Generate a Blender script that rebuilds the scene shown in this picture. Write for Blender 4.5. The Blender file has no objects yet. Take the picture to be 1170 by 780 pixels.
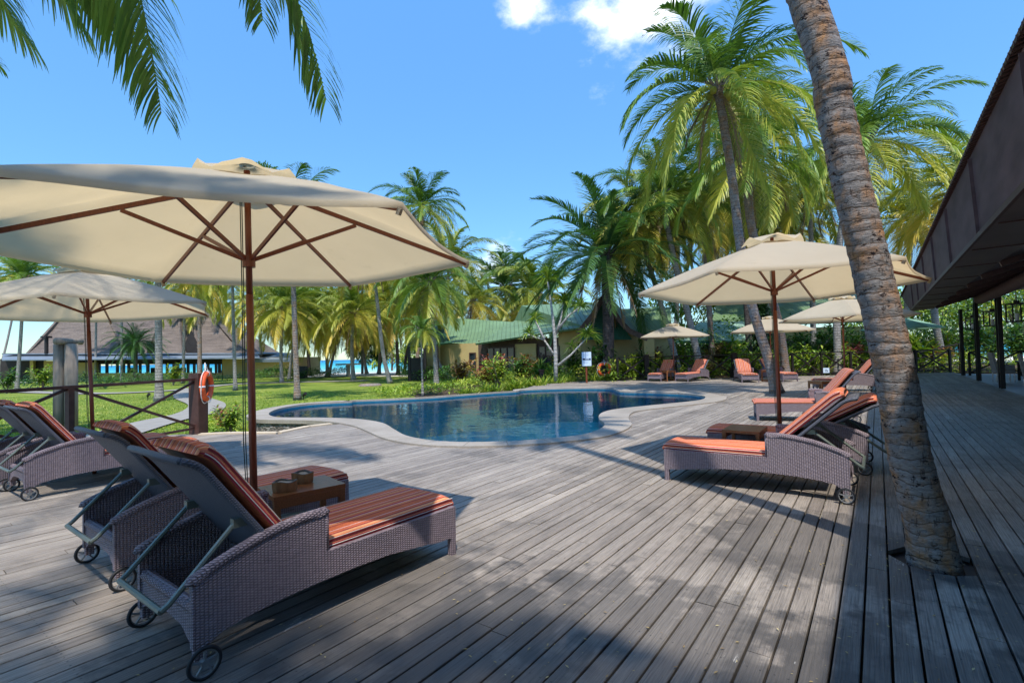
import bpy, math, random
from mathutils import Vector, Matrix, noise
R = math.radians
random.seed(7)
scene = bpy.context.scene
COL = scene.collection
# ---------------------------------------------------------------- camera
F = 570.0; ROLL = R(1.4); PITCH = math.atan(16/F); EYE = 1.45
_f = Vector((0, math.cos(PITCH), math.sin(PITCH))); _r = Vector((1, 0, 0)); _u = _r.cross(_f)
CR = math.cos(ROLL)*_r - math.sin(ROLL)*_u
CU = math.sin(ROLL)*_r + math.cos(ROLL)*_u
cd = bpy.data.cameras.new('camera'); cam = bpy.data.objects.new('camera', cd); COL.objects.link(cam)
M4 = Matrix((CR, CU, -_f)).transposed().to_4x4(); M4.translation = (0, 0, EYE)
cam.matrix_world = M4
cd.sensor_width = 36; cd.lens = F/1170*36; cd.clip_start = 0.05; cd.clip_end = 6000
scene.camera = cam
# ---------------------------------------------------------------- world and sun
SUN_EL = R(64); SUN_AZ = R(176)      # azimuth of the sun, clockwise from +Y
w = bpy.data.worlds.new('World'); scene.world = w; w.use_nodes = True
nt = w.node_tree; nt.nodes.clear()
N = nt.nodes.new; L = nt.links.new
sky = N('ShaderNodeTexSky'); sky.sky_type = 'NISHITA'; sky.sun_disc = False
sky.sun_elevation = SUN_EL; sky.sun_rotation = SUN_AZ; sky.air_density = 1.0; sky.dust_density = 0.1; sky.ozone_density = 5.5
tc = N('ShaderNodeTexCoord')
nz = N('ShaderNodeTexNoise'); nz.inputs['Scale'].default_value = 7.5; nz.inputs['Detail'].default_value = 9; nz.inputs['Roughness'].default_value = 0.6
mp = N('ShaderNodeMapping'); mp.inputs['Scale'].default_value = (1, 1, 1.6); L(tc.outputs['Generated'], mp.inputs['Vector']); L(mp.outputs[0], nz.inputs['Vector'])
def wmath(op, a, b=None, c=None):
    n = N('ShaderNodeMath'); n.operation = op
    for i, v in enumerate((a, b, c)):
        if v is None: continue
        if isinstance(v, (int, float)): n.inputs[i].default_value = v
        else: L(v, n.inputs[i])
    return n.outputs[0]
def blob(v, rad):
    d = N('ShaderNodeVectorMath'); d.operation = 'DISTANCE'; d.inputs[1].default_value = Vector(v).normalized(); L(tc.outputs['Generated'], d.inputs[0])
    mr = N('ShaderNodeMapRange'); mr.inputs['From Min'].default_value = 0; mr.inputs['From Max'].default_value = rad
    mr.inputs['To Min'].default_value = 1; mr.inputs['To Max'].default_value = 0; L(d.outputs['Value'], mr.inputs['Value'])
    return mr.outputs[0]
b1 = blob((.225, .80, .57), .185); b2 = blob((.03, .84, .62), .10); b3 = blob((-.02, .97, .17), .2)
b4 = blob((-.55, .83, .03), .35); b5 = blob((.78, .7, .2), .25)
mx = wmath('MAXIMUM', wmath('MAXIMUM', b1, wmath('MULTIPLY', b2, .8)), wmath('MAXIMUM', wmath('MULTIPLY', b3, .5), wmath('MAXIMUM', wmath('MULTIPLY', b4, .12), wmath('MULTIPLY', b5, .6))))
cm = wmath('ADD', wmath('MULTIPLY', mx, .55), nz.outputs['Fac'])
ss = N('ShaderNodeMapRange'); ss.interpolation_type = 'SMOOTHSTEP'; ss.inputs['From Min'].default_value = .72; ss.inputs['From Max'].default_value = 1.08; L(cm, ss.inputs['Value'])
mixc = N('ShaderNodeMixRGB'); mixc.inputs[2].default_value = (4.6, 4.75, 5.0, 1); L(ss.outputs[0], mixc.inputs[0]); hs = N('ShaderNodeHueSaturation'); hs.inputs['Saturation'].default_value = 1.1; L(sky.outputs[0], hs.inputs['Color']); sx_ = N('ShaderNodeSeparateXYZ'); L(tc.outputs['Generated'], sx_.inputs[0]); hr_ = N('ShaderNodeMapRange'); hr_.inputs['From Min'].default_value = 0.0; hr_.inputs['From Max'].default_value = .72; hr_.inputs['To Min'].default_value = .40; hr_.inputs['To Max'].default_value = 1.0; L(sx_.outputs[2], hr_.inputs['Value'])
gm_ = N('ShaderNodeMixRGB'); gm_.blend_type = 'MULTIPLY'; gm_.inputs[0].default_value = 1; L(hs.outputs[0], gm_.inputs[1]); L(hr_.outputs[0], gm_.inputs[2]); tn_ = N('ShaderNodeMixRGB'); tn_.blend_type = 'MULTIPLY'; tn_.inputs[0].default_value = 1; tn_.inputs[2].default_value = (.84, 1.0, 1.0, 1); L(gm_.outputs[0], tn_.inputs[1]); L(tn_.outputs[0], mixc.inputs[1])
bg = N('ShaderNodeBackground'); bg.inputs['Strength'].default_value = 0.15; L(mixc.outputs[0], bg.inputs['Color'])
wo = N('ShaderNodeOutputWorld'); L(bg.outputs[0], wo.inputs[0])
sd = bpy.data.lights.new('sun', 'SUN'); sd.energy = 2.15; sd.angle = R(1.0); sd.color = (1, .955, .88)
so = bpy.data.objects.new('sun', sd); COL.objects.link(so)
ce = math.cos(SUN_EL)
so.rotation_euler = Vector((-math.sin(SUN_AZ)*ce, -math.cos(SUN_AZ)*ce, -math.sin(SUN_EL))).to_track_quat('-Z', 'Y').to_euler()
so.location = (5, -5, 20)
vs = scene.view_settings; vs.view_transform = 'Standard'; vs.look = 'None'; vs.exposure = 1.42; vs.gamma = 1; vs.use_curve_mapping = False
scene.cycles.max_bounces = 8; scene.cycles.transparent_max_bounces = 12; scene.cycles.sample_clamp_indirect = 6
# ---------------------------------------------------------------- measuring helpers: photo pixel -> world
def ray(px, py): return _f + CR*((px-585)/F) - CU*((py-390)/F)
def gp(px, py, h=0.0):
    d = ray(px, py); t = (h-EYE)/d.z
    return Vector((d.x*t, d.y*t, h))
def at(px, py, Y):
    d = ray(px, py)*1.0; t = Y/d.y
    return Vector((d.x*t, Y, EYE+d.z*t))
def col(px, Y, h=0.0):          # point at depth Y, height h that stands on photo column px
    y = 400.0
    for _ in range(6):
        p = at(px, y, Y); y += (p.z-h)*F/Y
    return at(px, y, Y)
D = Vector((.591, .807, 0)); PR = Vector((.807, -.591, 0))     # boards direction, right of it
def QT(q, t, z=0.0): return PR*q + D*t + Vector((0, 0, z))
LAWN = -0.30
# ---------------------------------------------------------------- object helpers
def tag(o, label=None, cat=None, group=None, kind=None):
    if label: o['label'] = label
    if cat: o['category'] = cat
    if group: o['group'] = group
    if kind: o['kind'] = kind
    return o
def empty(name, loc, rz=0.0):
    o = bpy.data.objects.new(name, None); COL.objects.link(o); o.empty_display_size = .2
    o.location = loc; o.rotation_euler = (0, 0, rz); return o
class MB:
    def __init__(s): s.v = []; s.f = []; s.uv = {}; s.at = []; s.mi = []
    def face(s, pts, a=None, mi=0):
        n = len(s.v); s.v.extend([tuple(p) for p in pts]); s.f.append(tuple(range(n, n+len(pts)))); s.at.append(a if a is not None else .5); s.mi.append(mi)
    def add(s, vs_, fs, a=None, uvs=None, mi=0):
        n = len(s.v); s.v.extend([tuple(p) for p in vs_])
        for i, f in enumerate(fs):
            if uvs is not None: s.uv[len(s.f)] = uvs[i]
            s.f.append(tuple(k+n for k in f)); s.at.append(a if a is not None else .5); s.mi.append(mi)
    def box(s, a, b, m=None, att=None, mi=0):
        x0, y0, z0 = a; x1, y1, z1 = b
        vs_ = [Vector(p) for p in ((x0,y0,z0),(x1,y0,z0),(x1,y1,z0),(x0,y1,z0),(x0,y0,z1),(x1,y0,z1),(x1,y1,z1),(x0,y1,z1))]
        if m is not None: vs_ = [m @ p for p in vs_]
        s.add(vs_, [(0,3,2,1),(4,5,6,7),(0,1,5,4),(1,2,6,5),(2,3,7,6),(3,0,4,7)], att, mi=mi); return s
    def bar(s, p, q, w_, h_, up=(0,0,1), att=None):
        p = Vector(p); q = Vector(q); d = (q-p).normalized(); up = Vector(up)
        if abs(d.dot(up)) > .98: up = Vector((0, 1, 0))
        sx = d.cross(up).normalized(); sz = sx.cross(d)
        vs_ = [c + sx*a*w_/2 + sz*b*h_/2 for c in (p, q) for a, b in ((-1,-1),(1,-1),(1,1),(-1,1))]
        s.add(vs_, [(0,1,2,3),(7,6,5,4),(0,4,5,1),(1,5,6,2),(2,6,7,3),(3,7,4,0)], att); return s
    def tube(s, pts, rad, n=8, cap=True, att=None, closed=False):
        pts = [Vector(p) for p in pts]; m = len(pts)
        if isinstance(rad, (int, float)): rad = [rad]*m
        ref = None; vs_ = []
        for i, p in enumerate(pts):
            if closed: t = pts[(i+1) % m]-pts[i-1]
            else: t = pts[min(i+1, m-1)]-pts[max(i-1, 0)]
            t.normalize()
            if ref is None: ref = Vector((0, 0, 1)) if abs(t.z) < .9 else Vector((1, 0, 0))
            a = t.cross(ref).normalized(); b = a.cross(t).normalized(); ref = b
            for k in range(n):
                an = 2*math.pi*k/n; vs_.append(p + (a*math.cos(an)+b*math.sin(an))*rad[i])
        fs = []
        for i in range(m if closed else m-1):
            j = (i+1) % m
            for k in range(n): fs.append((i*n+k, i*n+(k+1) % n, j*n+(k+1) % n, j*n+k))
        if cap and not closed: fs.append(tuple(range(n))[::-1]); fs.append(tuple(range((m-1)*n, m*n)))
        s.add(vs_, fs, att); return s
    def build(s, name, mat, parent=None, smooth=False, bevel=0, solid=0):
        me = bpy.data.meshes.new(name); me.from_pydata(s.v, [], s.f)
        if s.uv:
            ul = me.uv_layers.new(name='UVMap')
            for fi, uvs in s.uv.items():
                po = me.polygons[fi]
                for k, li in enumerate(po.loop_indices): ul.data[li].uv = uvs[k]
        at_ = me.attributes.new('rnd', 'FLOAT', 'FACE'); at_.data.foreach_set('value', s.at)
        for m_ in (mat if isinstance(mat, list) else [mat]): me.materials.append(m_)
        if isinstance(mat, list): me.polygons.foreach_set('material_index', s.mi)
        if smooth: me.polygons.foreach_set('use_smooth', [True]*len(me.polygons))
        me.update()
        o = bpy.data.objects.new(name, me); COL.objects.link(o)
        if parent: o.parent = parent
        if solid: md = o.modifiers.new('t', 'SOLIDIFY'); md.thickness = solid; md.offset = -1
        if bevel: md = o.modifiers.new('b', 'BEVEL'); md.width = bevel; md.segments = 2; md.limit_method = 'ANGLE'
        return o
def copy_tree(o, parent=None):
    c = o.copy(); COL.objects.link(c); c.parent = parent
    for ch in list(KIDS.get(o.name, [])): copy_tree(ch, c)
    return c
KIDS = {}
def index_kids():
    KIDS.clear()
    for o in bpy.data.objects:
        if o.parent: KIDS.setdefault(o.parent.name, []).append(o)
# ---------------------------------------------------------------- materials
def newmat(name):
    m = bpy.data.materials.new(name); m.use_nodes = True; t = m.node_tree
    return m, t, t.nodes['Principled BSDF']
class G:                                   # small node graph helper
    def __init__(s, t): s.t = t
    def n(s, typ, **kw):
        x = s.t.nodes.new(typ)
        for k, v in kw.items():
            if k in x.inputs: s.set(x.inputs[k], v)
            else: setattr(x, k, v)
        return x
    def set(s, i, v):
        if isinstance(v, bpy.types.NodeSocket): s.t.links.new(v, i)
        else: i.default_value = v
    def m(s, op, a, b=0.0, c=None):
        x = s.t.nodes.new('ShaderNodeMath'); x.operation = op; s.set(x.inputs[0], a); s.set(x.inputs[1], b)
        if c is not None: s.set(x.inputs[2], c)
        return x.outputs[0]
    def mix(s, f, a, b, typ='MIX'):
        x = s.t.nodes.new('ShaderNodeMixRGB'); x.blend_type = typ
        s.set(x.inputs[0], f)
        for i, v in ((1, a), (2, b)): s.set(x.inputs[i], (*v, 1) if isinstance(v, tuple) and len(v) == 3 else v)
        return x.outputs[0]
    def noise(s, vec, scale, detail=4, rough=.55):
        x = s.t.nodes.new('ShaderNodeTexNoise'); s.set(x.inputs['Vector'], vec); x.inputs['Scale'].default_value = scale
        x.inputs['Detail'].default_value = detail; x.inputs['Roughness'].default_value = rough; return x.outputs['Fac']
    def ramp(s, f, stops, interp='LINEAR'):
        x = s.t.nodes.new('ShaderNodeValToRGB'); x.color_ramp.interpolation = interp; e = x.color_ramp.elements
        while len(e) > 1: e.remove(e[-1])
        e[0].position = stops[0][0]; e[0].color = (*stops[0][1], 1) if not isinstance(stops[0][1], (int, float)) else (stops[0][1],)*3+(1,)
        for p, c in stops[1:]:
            k = e.new(p); k.color = (*c, 1) if not isinstance(c, (int, float)) else (c, c, c, 1)
        s.set(x.inputs[0], f); return x.outputs[0]
    def obj(s, scale=None):
        x = s.t.nodes.new('ShaderNodeTexCoord').outputs['Object']
        if scale:
            mp_ = s.t.nodes.new('ShaderNodeMapping'); mp_.inputs['Scale'].default_value = scale; s.set(mp_.inputs['Vector'], x); x = mp_.outputs[0]
        return x
    def sep(s, v):
        x = s.t.nodes.new('ShaderNodeSeparateXYZ'); s.set(x.inputs[0], v); return x.outputs
    def bump(s, h, dist, strength=1.0):
        x = s.t.nodes.new('ShaderNodeBump'); x.inputs['Distance'].default_value = dist; x.inputs['Strength'].default_value = strength; s.set(x.inputs['Height'], h); return x.outputs[0]
def simple(name, c, rough=.7, var=.15, scale=8.0, bump=0.0, spec=.3, metal=0.0, stretch=None):
    m, t, b = newmat(name); g = G(t)
    v = g.obj(stretch); f = g.noise(v, scale, 6)
    dk = tuple(x*(1-var) for x in c); lt = tuple(min(1, x*(1+var)) for x in c)
    g.set(b.inputs['Base Color'], g.ramp(f, [(.3, dk), (.7, lt)]))
    b.inputs['Roughness'].default_value = rough; b.inputs['Specular IOR Level'].default_value = spec; b.inputs['Metallic'].default_value = metal
    if bump: g.set(b.inputs['Normal'], g.bump(f, bump))
    return m
M = {}
M['umb_wood'] = simple('umb_wood', (.17, .045, .02), .35, .25, 30, .0005, .4, stretch=(4, 4, .4))
M['table_wood'] = simple('table_wood', (.23, .085, .03), .28, .3, 14, .0006, .5, stretch=(1, 8, 8))
M['dark_wood'] = simple('dark_wood', (.07, .032, .025), .5, .25, 10, .001, .35)
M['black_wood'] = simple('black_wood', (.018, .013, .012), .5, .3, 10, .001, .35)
M['log'] = simple('log', (.27, .21, .16), .85, .3, 12, .004, .2, stretch=(1, 1, .12))
M['bowl_wood'] = simple('bowl_wood', (.24, .12, .05), .7, .45, 20, .003, .2, stretch=(1, 1, .2))
M['bowl_rim'] = simple('bowl_rim', (.10, .085, .07), .7, .3, 30, .001, .3)
M['sandfill'] = simple('sandfill', (.42, .36, .28), .9, .1, 90, .001)
M['tube_metal'] = simple('tube_metal', (.16, .18, .15), .38, .12, 20, 0, .5, .4)
M['rubber'] = simple('rubber', (.02, .02, .022), .6, .2, 30, 0, .3)
M['rim_grey'] = simple('rim_grey', (.17, .17, .17), .45, .15, 30, 0, .4)
M['yellow_wall'] = simple('yellow_wall', (.52, .39, .17), .85, .08, 1.5, .001, .2)
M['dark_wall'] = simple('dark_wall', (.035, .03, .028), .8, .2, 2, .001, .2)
M['timber_wall'] = simple('timber_wall', (.10, .065, .05), .75, .3, 5, .002, .2)
M['grey_roof'] = simple('grey_roof', (.16, .19, .22), .55, .15, 2, .001, .3)
M['stone_floor'] = simple('stone_floor', (.30, .34, .38), .5, .12, 3, .001, .3)
M['green_fascia'] = simple('green_fascia', (.02, .11, .07), .55, .15, 4, 0, .3)
M['white'] = simple('white', (.75, .75, .75), .6, .05, 10, 0, .3)
M['signblue'] = simple('signblue', (.55, .66, .78), .5, .05, 10, 0, .3)
M['signdark'] = simple('signdark', (.03, .05, .09), .5, .05, 10, 0, .3)
M['orange'] = simple('orange', (.80, .11, .025), .45, .12, 8, 0, .4)
M['rope'] = simple('rope', (.7, .68, .62), .8, .1, 40, .001, .2)
M['sand'] = simple('sand', (.62, .56, .46), .9, .07, 2, .01, .1)
M['path'] = simple('path', (.27, .25, .22), .85, .1, 3, .003, .2)
M['soil'] = simple('soil', (.09, .065, .045), .95, .3, 4, .02, .1)
M['cord'] = simple('cord', (.03, .05, .04), .7, .1, 30)
M['tan_curb'] = simple('tan_curb', (.52, .42, .30), .8, .1, 6, .001)
M['chair_wicker'] = simple('chair_wicker', (.30, .26, .24), .75, .3, 60, .003)
M['chrome'] = simple('chrome', (.5, .5, .52), .25, .05, 10, 0, .5, .9)
M['trunk_far'] = None
def mk_glass():
    m, t, b = newmat('dark_glass'); b.inputs['Base Color'].default_value = (.02, .03, .035, 1); b.inputs['Roughness'].default_value = .08; b.inputs['Specular IOR Level'].default_value = .6; return m
M['glass'] = mk_glass()
def mk_deck():
    m, t, b = newmat('weathered_boards'); g = G(t)
    uv = g.n('ShaderNodeUVMap').outputs[0]
    rnd = g.n('ShaderNodeAttribute', attribute_name='rnd').outputs['Fac']
    off = g.n('ShaderNodeCombineXYZ'); g.set(off.inputs[2], g.m('MULTIPLY', rnd, 37.0)); g.set(off.inputs[0], g.m('MULTIPLY', rnd, 91.0))
    va = g.n('ShaderNodeVectorMath', operation='ADD'); g.set(va.inputs[0], uv); g.set(va.inputs[1], off.outputs[0])
    def st(sx, sy):
        mp_ = g.n('ShaderNodeMapping'); mp_.inputs['Scale'].default_value = (sx, sy, 1); g.set(mp_.inputs['Vector'], va.outputs[0]); return mp_.outputs[0]
    grain = g.noise(st(3, 130), 1.0, 7, .68)
    grain2 = g.noise(st(9, 420), 1.0, 4, .6)
    patch = g.noise(st(1.6, 5), 1.0, 5, .6)
    big = g.noise(uv, .45, 4, .6)
    base = g.ramp(g.m('ADD', g.m('MULTIPLY', rnd, .55), g.m('MULTIPLY', patch, .45)), [(.12, (.125, .098, .080)), (.5, (.26, .215, .178)), (.85, (.42, .355, .29))])
    base = g.mix(g.m('MULTIPLY', big, .45), base, (.34, .30, .25))
    gr = g.ramp(grain, [(.3, .42), (.5, .95), (.68, 1.25)])
    c = g.mix(1.0, base, gr, 'MULTIPLY')
    c = g.mix(.6, c, g.ramp(grain2, [(.3, .6), (.6, 1.15)]), 'MULTIPLY')
    pos = g.n('ShaderNodeNewGeometry').outputs['Position']
    # soaked-in grime, also round the near palm's foot; darker patches on foreground boards
    gm = g.ramp(g.noise(pos, .9, 6, .7), [(.50, 0.0), (.66, 1.0)])
    c = g.mix(g.m('MULTIPLY', gm, .55), c, (.065, .056, .048))
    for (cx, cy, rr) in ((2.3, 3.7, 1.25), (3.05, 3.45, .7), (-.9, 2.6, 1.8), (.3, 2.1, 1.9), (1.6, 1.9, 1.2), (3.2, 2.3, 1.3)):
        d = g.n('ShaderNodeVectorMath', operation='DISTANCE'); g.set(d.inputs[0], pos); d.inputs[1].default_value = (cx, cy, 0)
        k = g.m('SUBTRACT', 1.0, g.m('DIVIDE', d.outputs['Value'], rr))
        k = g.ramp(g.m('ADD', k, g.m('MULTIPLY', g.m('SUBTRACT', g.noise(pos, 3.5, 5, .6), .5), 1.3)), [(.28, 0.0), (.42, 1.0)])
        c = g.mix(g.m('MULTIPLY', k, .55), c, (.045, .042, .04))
    uu, vv, _z = g.sep(uv)
    fu = g.m('MULTIPLY', g.m('SUBTRACT', g.m('FRACT', g.m('DIVIDE', g.m('ADD', uu, 50.0), .6)), .5), .6)
    fv = g.m('FRACT', g.m('DIVIDE', g.m('ADD', vv, 22.0), .114)); fw = g.m('MULTIPLY', g.m('SUBTRACT', g.m('ABSOLUTE', g.m('SUBTRACT', fv, .5)), .24), .114)
    sd_ = g.m('SQRT', g.m('ADD', g.m('MULTIPLY', fu, fu), g.m('MULTIPLY', fw, fw))); c = g.mix(g.ramp(g.m('MULTIPLY', sd_, 100.0), [(.35, .75), (.55, 0.0)]), c, (.02, .018, .016))
    # flakes of old pale paint
    fl = g.noise(st(7, 40), 1.0, 7, .75); zone = g.ramp(g.noise(pos, 1.3, 3, .5), [(.55, 0.0), (.68, 1.0)])
    fk = g.ramp(g.m('MULTIPLY', fl, zone), [(.56, 0.0), (.62, 1.0)])
    c = g.mix(g.m('MULTIPLY', fk, .8), c, (.50, .47, .43))
    g.set(b.inputs['Base Color'], c)
    g.set(b.inputs['Roughness'], g.ramp(grain, [(.3, .68), (.7, .46)])); b.inputs['Specular IOR Level'].default_value = .5
    g.set(b.inputs['Normal'], g.bump(g.m('ADD', grain, g.m('MULTIPLY', grain2, .5)), .004))
    return m
M['deck'] = mk_deck()
def mk_wicker(holes=False):
    m, t, b = newmat('woven_wicker'+('_open' if holes else '')); g = G(t); x, y, z = g.sep(g.obj())
    h = g.m('ADD', x, g.m('MULTIPLY', y, .9)); cl = g.m('DIVIDE', h, .019); k_ = g.m('MULTIPLY', g.m('MODULO', g.m('FLOOR', g.m('ADD', cl, 500.0)), 2.0), math.pi/2)
    rowi = g.m('ABSOLUTE', g.m('SINE', g.m('ADD', g.m('MULTIPLY', z, math.pi/.0135), k_)))
    s1 = g.m('ABSOLUTE', g.m('SINE', g.m('MULTIPLY', cl, math.pi)))
    hgt = g.m('MULTIPLY', g.m('POWER', rowi, .6), g.m('POWER', s1, .5))
    nn = g.noise(g.obj((1, 1, 5)), 14, 5)
    c = g.ramp(g.m('ADD', g.m('MULTIPLY', hgt, .5), g.m('MULTIPLY', nn, .5)), [(.2, (.045, .034, .04)), (.45, (.165, .125, .142)), (.85, (.33, .26, .285))])
    g.set(b.inputs['Base Color'], c); b.inputs['Roughness'].default_value = .5; b.inputs['Specular IOR Level'].default_value = .4
    g.set(b.inputs['Normal'], g.bump(hgt, .006))
    return m
M['wicker'] = mk_wicker()
def mk_sling():
    m, t, b = newmat('sling_mesh'); g = G(t); x, y, z = g.sep(g.obj())
    a = g.m('SINE', g.m('MULTIPLY', y, 2*math.pi/.010)); c = g.m('SINE', g.m('MULTIPLY', z, 2*math.pi/.010))
    k = g.m('MULTIPLY', a, c)
    g.set(b.inputs['Base Color'], g.ramp(k, [(.1, (.055, .06, .08)), (.8, (.17, .18, .225))])); b.inputs['Roughness'].default_value = .55
    g.set(b.inputs['Normal'], g.bump(k, .002)); return m
M['sling'] = mk_sling()
STR = [((.50, .14, .045), 5), ((.30, .05, .03), 1.2), ((.56, .22, .08), 3), ((.60, .48, .36), .7), ((.36, .05, .05), 2.2), ((.52, .17, .06), 3.2), ((.58, .32, .13), 1.6), ((.26, .035, .035), 1.1), ((.50, .15, .06), 2.5), ((.62, .5, .4), .6)]
def mk_stripe(name, tint, period=.20):
    m, t, b = newmat(name); g = G(t); u, v, _ = g.sep(g.n('ShaderNodeUVMap').outputs[0])
    f = g.m('FRACT', g.m('DIVIDE', g.m('ADD', u, 5.03), period)); tot = sum(s[1] for s in STR); acc = 0; st = []
    for c, wd in STR: st.append((acc/tot, tuple(a*b_ for a, b_ in zip(c, tint)))); acc += wd
    c = g.ramp(f, st, 'CONSTANT')
    n1 = g.noise(g.n('ShaderNodeUVMap').outputs[0], 8, 4); c = g.mix(.5, c, g.ramp(n1, [(.3, .8), (.7, 1.12)]), 'MULTIPLY')
    g.set(b.inputs['Base Color'], c); b.inputs['Roughness'].default_value = .85; b.inputs['Specular IOR Level'].default_value = .15
    b.inputs['Sheen Weight'].default_value = .05
    wv = g.noise(g.obj(), 260, 2); fold = g.noise(g.obj(), 9, 3)
    g.set(b.inputs['Normal'], g.bump(g.m('ADD', g.m('MULTIPLY', fold, 1.6), g.m('MULTIPLY', wv, .1)), .006)); return m
M['stripe'] = mk_stripe('striped_canvas', (1.25, 1.05, 1.2))
M['stripe_faded'] = mk_stripe('striped_canvas_faded', (.95, .95, 1.3))
M['band'] = simple('band_burgundy', (.20, .02, .03), .85, .1, 30)
M['band_orange'] = simple('band_orange', (.50, .14, .045), .85, .1, 30)
M['piping'] = simple('piping_white', (.65, .58, .5), .8, .05, 30)
def mk_canvas(name, c, tr=.35):
    m, t, b = newmat(name); g = G(t); n1 = g.noise(g.obj(), 2.2, 5); n2 = g.noise(g.obj(), 25, 3)
    st = g.ramp(g.noise(g.obj((1, 1, 3)), 6, 6, .7), [(.60, 0.0), (.72, 1.0)])
    cc = g.ramp(n1, [(.3, tuple(x*.93 for x in c)), (.7, c)]); cc = g.mix(g.m('MULTIPLY', st, .12), cc, (.25, .2, .13))
    g.set(b.inputs['Base Color'], cc); b.inputs['Roughness'].default_value = .9; b.inputs['Specular IOR Level'].default_value = .1
    g.set(b.inputs['Normal'], g.bump(g.m('ADD', n1, g.m('MULTIPLY', n2, .15)), .015))
    tl = g.n('ShaderNodeBsdfTranslucent'); g.set(tl.inputs['Color'], g.mix(1, cc, (1, .88, .66), 'MULTIPLY'))
    mxs = g.n('ShaderNodeMixShader'); mxs.inputs[0].default_value = tr; t.links.new(b.outputs[0], mxs.inputs[1]); t.links.new(tl.outputs[0], mxs.inputs[2])
    t.links.new(mxs.outputs[0], t.nodes['Material Output'].inputs[0]); return m
M['canvas'] = mk_canvas('cream_canvas', (.68, .59, .44), .52)
M['canvas_green'] = mk_canvas('green_canvas', (.30, .52, .40), .3)
def mk_leaf(name, c0, c1, c2=None, tr=.28, rough=.45):
    m, t, b = newmat(name); g = G(t); rnd = g.n('ShaderNodeAttribute', attribute_name='rnd').outputs['Fac']
    n1 = g.noise(g.obj(), 1.7, 3); oi = g.n('ShaderNodeObjectInfo').outputs['Random']
    f = g.m('ADD', g.m('MULTIPLY', rnd, .75), g.m('ADD', g.m('MULTIPLY', n1, .3), g.m('SUBTRACT', g.m('MULTIPLY', oi, .2), .15)))
    st = [(.1, c0), (.55, c1)] + ([(.9, c2)] if c2 else [])
    c = g.ramp(f, st); g.set(b.inputs['Base Color'], c); b.inputs['Roughness'].default_value = rough; b.inputs['Specular IOR Level'].default_value = .4
    tl = g.n('ShaderNodeBsdfTranslucent'); g.set(tl.inputs['Color'], g.mix(1, c, (1.0, 1.15, .55), 'MULTIPLY'))
    mxs = g.n('ShaderNodeMixShader'); mxs.inputs[0].default_value = tr; t.links.new(b.outputs[0], mxs.inputs[1]); t.links.new(tl.outputs[0], mxs.inputs[2])
    t.links.new(mxs.outputs[0], t.nodes['Material Output'].inputs[0]); return m
M['palm_green'] = mk_leaf('palm_green', (.05, .12, .02), (.20, .31, .045), (.60, .52, .09))
M['palm_dark'] = mk_leaf('palm_dark', (.03, .085, .025), (.085, .18, .045), (.22, .28, .07), .25)
M['palm_yellow'] = mk_leaf('palm_yellow', (.12, .20, .025), (.40, .38, .05), (.72, .50, .09))
M['leaf_dead'] = mk_leaf('leaf_dead', (.12, .075, .04), (.26, .16, .08), (.36, .25, .13), .15)
M['leaf_green'] = mk_leaf('leaf_green', (.025, .075, .015), (.07, .17, .025), (.20, .30, .05))
M['leaf_lime'] = mk_leaf('leaf_lime', (.08, .17, .02), (.25, .36, .035), (.52, .52, .07))
M['leaf_croton'] = mk_leaf('leaf_croton', (.16, .05, .03), (.32, .16, .05), (.45, .36, .06))
M['leaf_dark'] = mk_leaf('leaf_dark', (.012, .035, .012), (.03, .08, .025), (.07, .13, .03), .15)
M['leaf_red'] = mk_leaf('leaf_red', (.12, .02, .02), (.30, .05, .04), (.45, .18, .06))
def mk_bark(name, a, b_, dark, ring=.09, scale=6.0, blot=.4):
    m, t, b = newmat(name); g = G(t); o = g.obj(); x, y, z = g.sep(o)
    n1 = g.noise(g.obj((1, 1, .8)), scale, 6, .65); n2 = g.noise(g.obj((1, 1, 3)), scale*3.5, 5, .7)
    wob = g.m('ADD', z, g.m('MULTIPLY', g.noise(o, 5, 3), .11))
    rings = g.m('ABSOLUTE', g.m('SINE', g.m('MULTIPLY', wob, math.pi/ring)))
    c = g.ramp(n1, [(.36, a), (.56, b_)])
    c = g.mix(1, c, g.ramp(n2, [(.3, .55), (.65, 1.25)]), 'MULTIPLY')
    c = g.mix(g.ramp(rings, [(.0, .9), (.22, 0.0)]), c, tuple(q*.22 for q in a))
    crk = g.ramp(g.noise(g.obj((1, 1, .28)), scale*6, 5, .7), [(.36, 1.0), (.43, 0.0)]); c = g.mix(g.m('MULTIPLY', crk, .65), c, dark)
    lich = g.ramp(g.noise(o, scale*.35, 5, .6), [(.55, 0.0), (.68, 1.0)]); c = g.mix(g.m('MULTIPLY', lich, .35), c, tuple(q*.4 for q in b_))
    dk = g.m('MULTIPLY', g.ramp(g.noise(g.obj((1, 1, 1.5)), scale*2.3, 3, .75), [(.585, 0.0), (.63, 1.0)]), g.ramp(g.noise(o, scale*.5, 3), [(.4, .25), (.6, 1.0)]))
    c = g.mix(g.m('MULTIPLY', dk, blot*2), c, dark)
    g.set(b.inputs['Base Color'], c); b.inputs['Roughness'].default_value = .88; b.inputs['Specular IOR Level'].default_value = .15
    g.set(b.inputs['Normal'], g.bump(g.m('ADD', g.m('MULTIPLY', rings, .5), g.m('ADD', n2, g.m('MULTIPLY', dk, -.5))), .02)); return m
M['bark_near'] = mk_bark('bark_near', (.36, .19, .09), (.25, .225, .21), (.03, .02, .02), .085, 7.0, .55)
M['bark_mid'] = mk_bark('bark_mid', (.33, .20, .12), (.27, .24, .225), (.04, .03, .03), .12, 5, .42)
M['bark_grey'] = mk_bark('bark_grey', (.26, .235, .21), (.34, .31, .28), (.08, .06, .055), .14, 2.5, .25)
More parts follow.
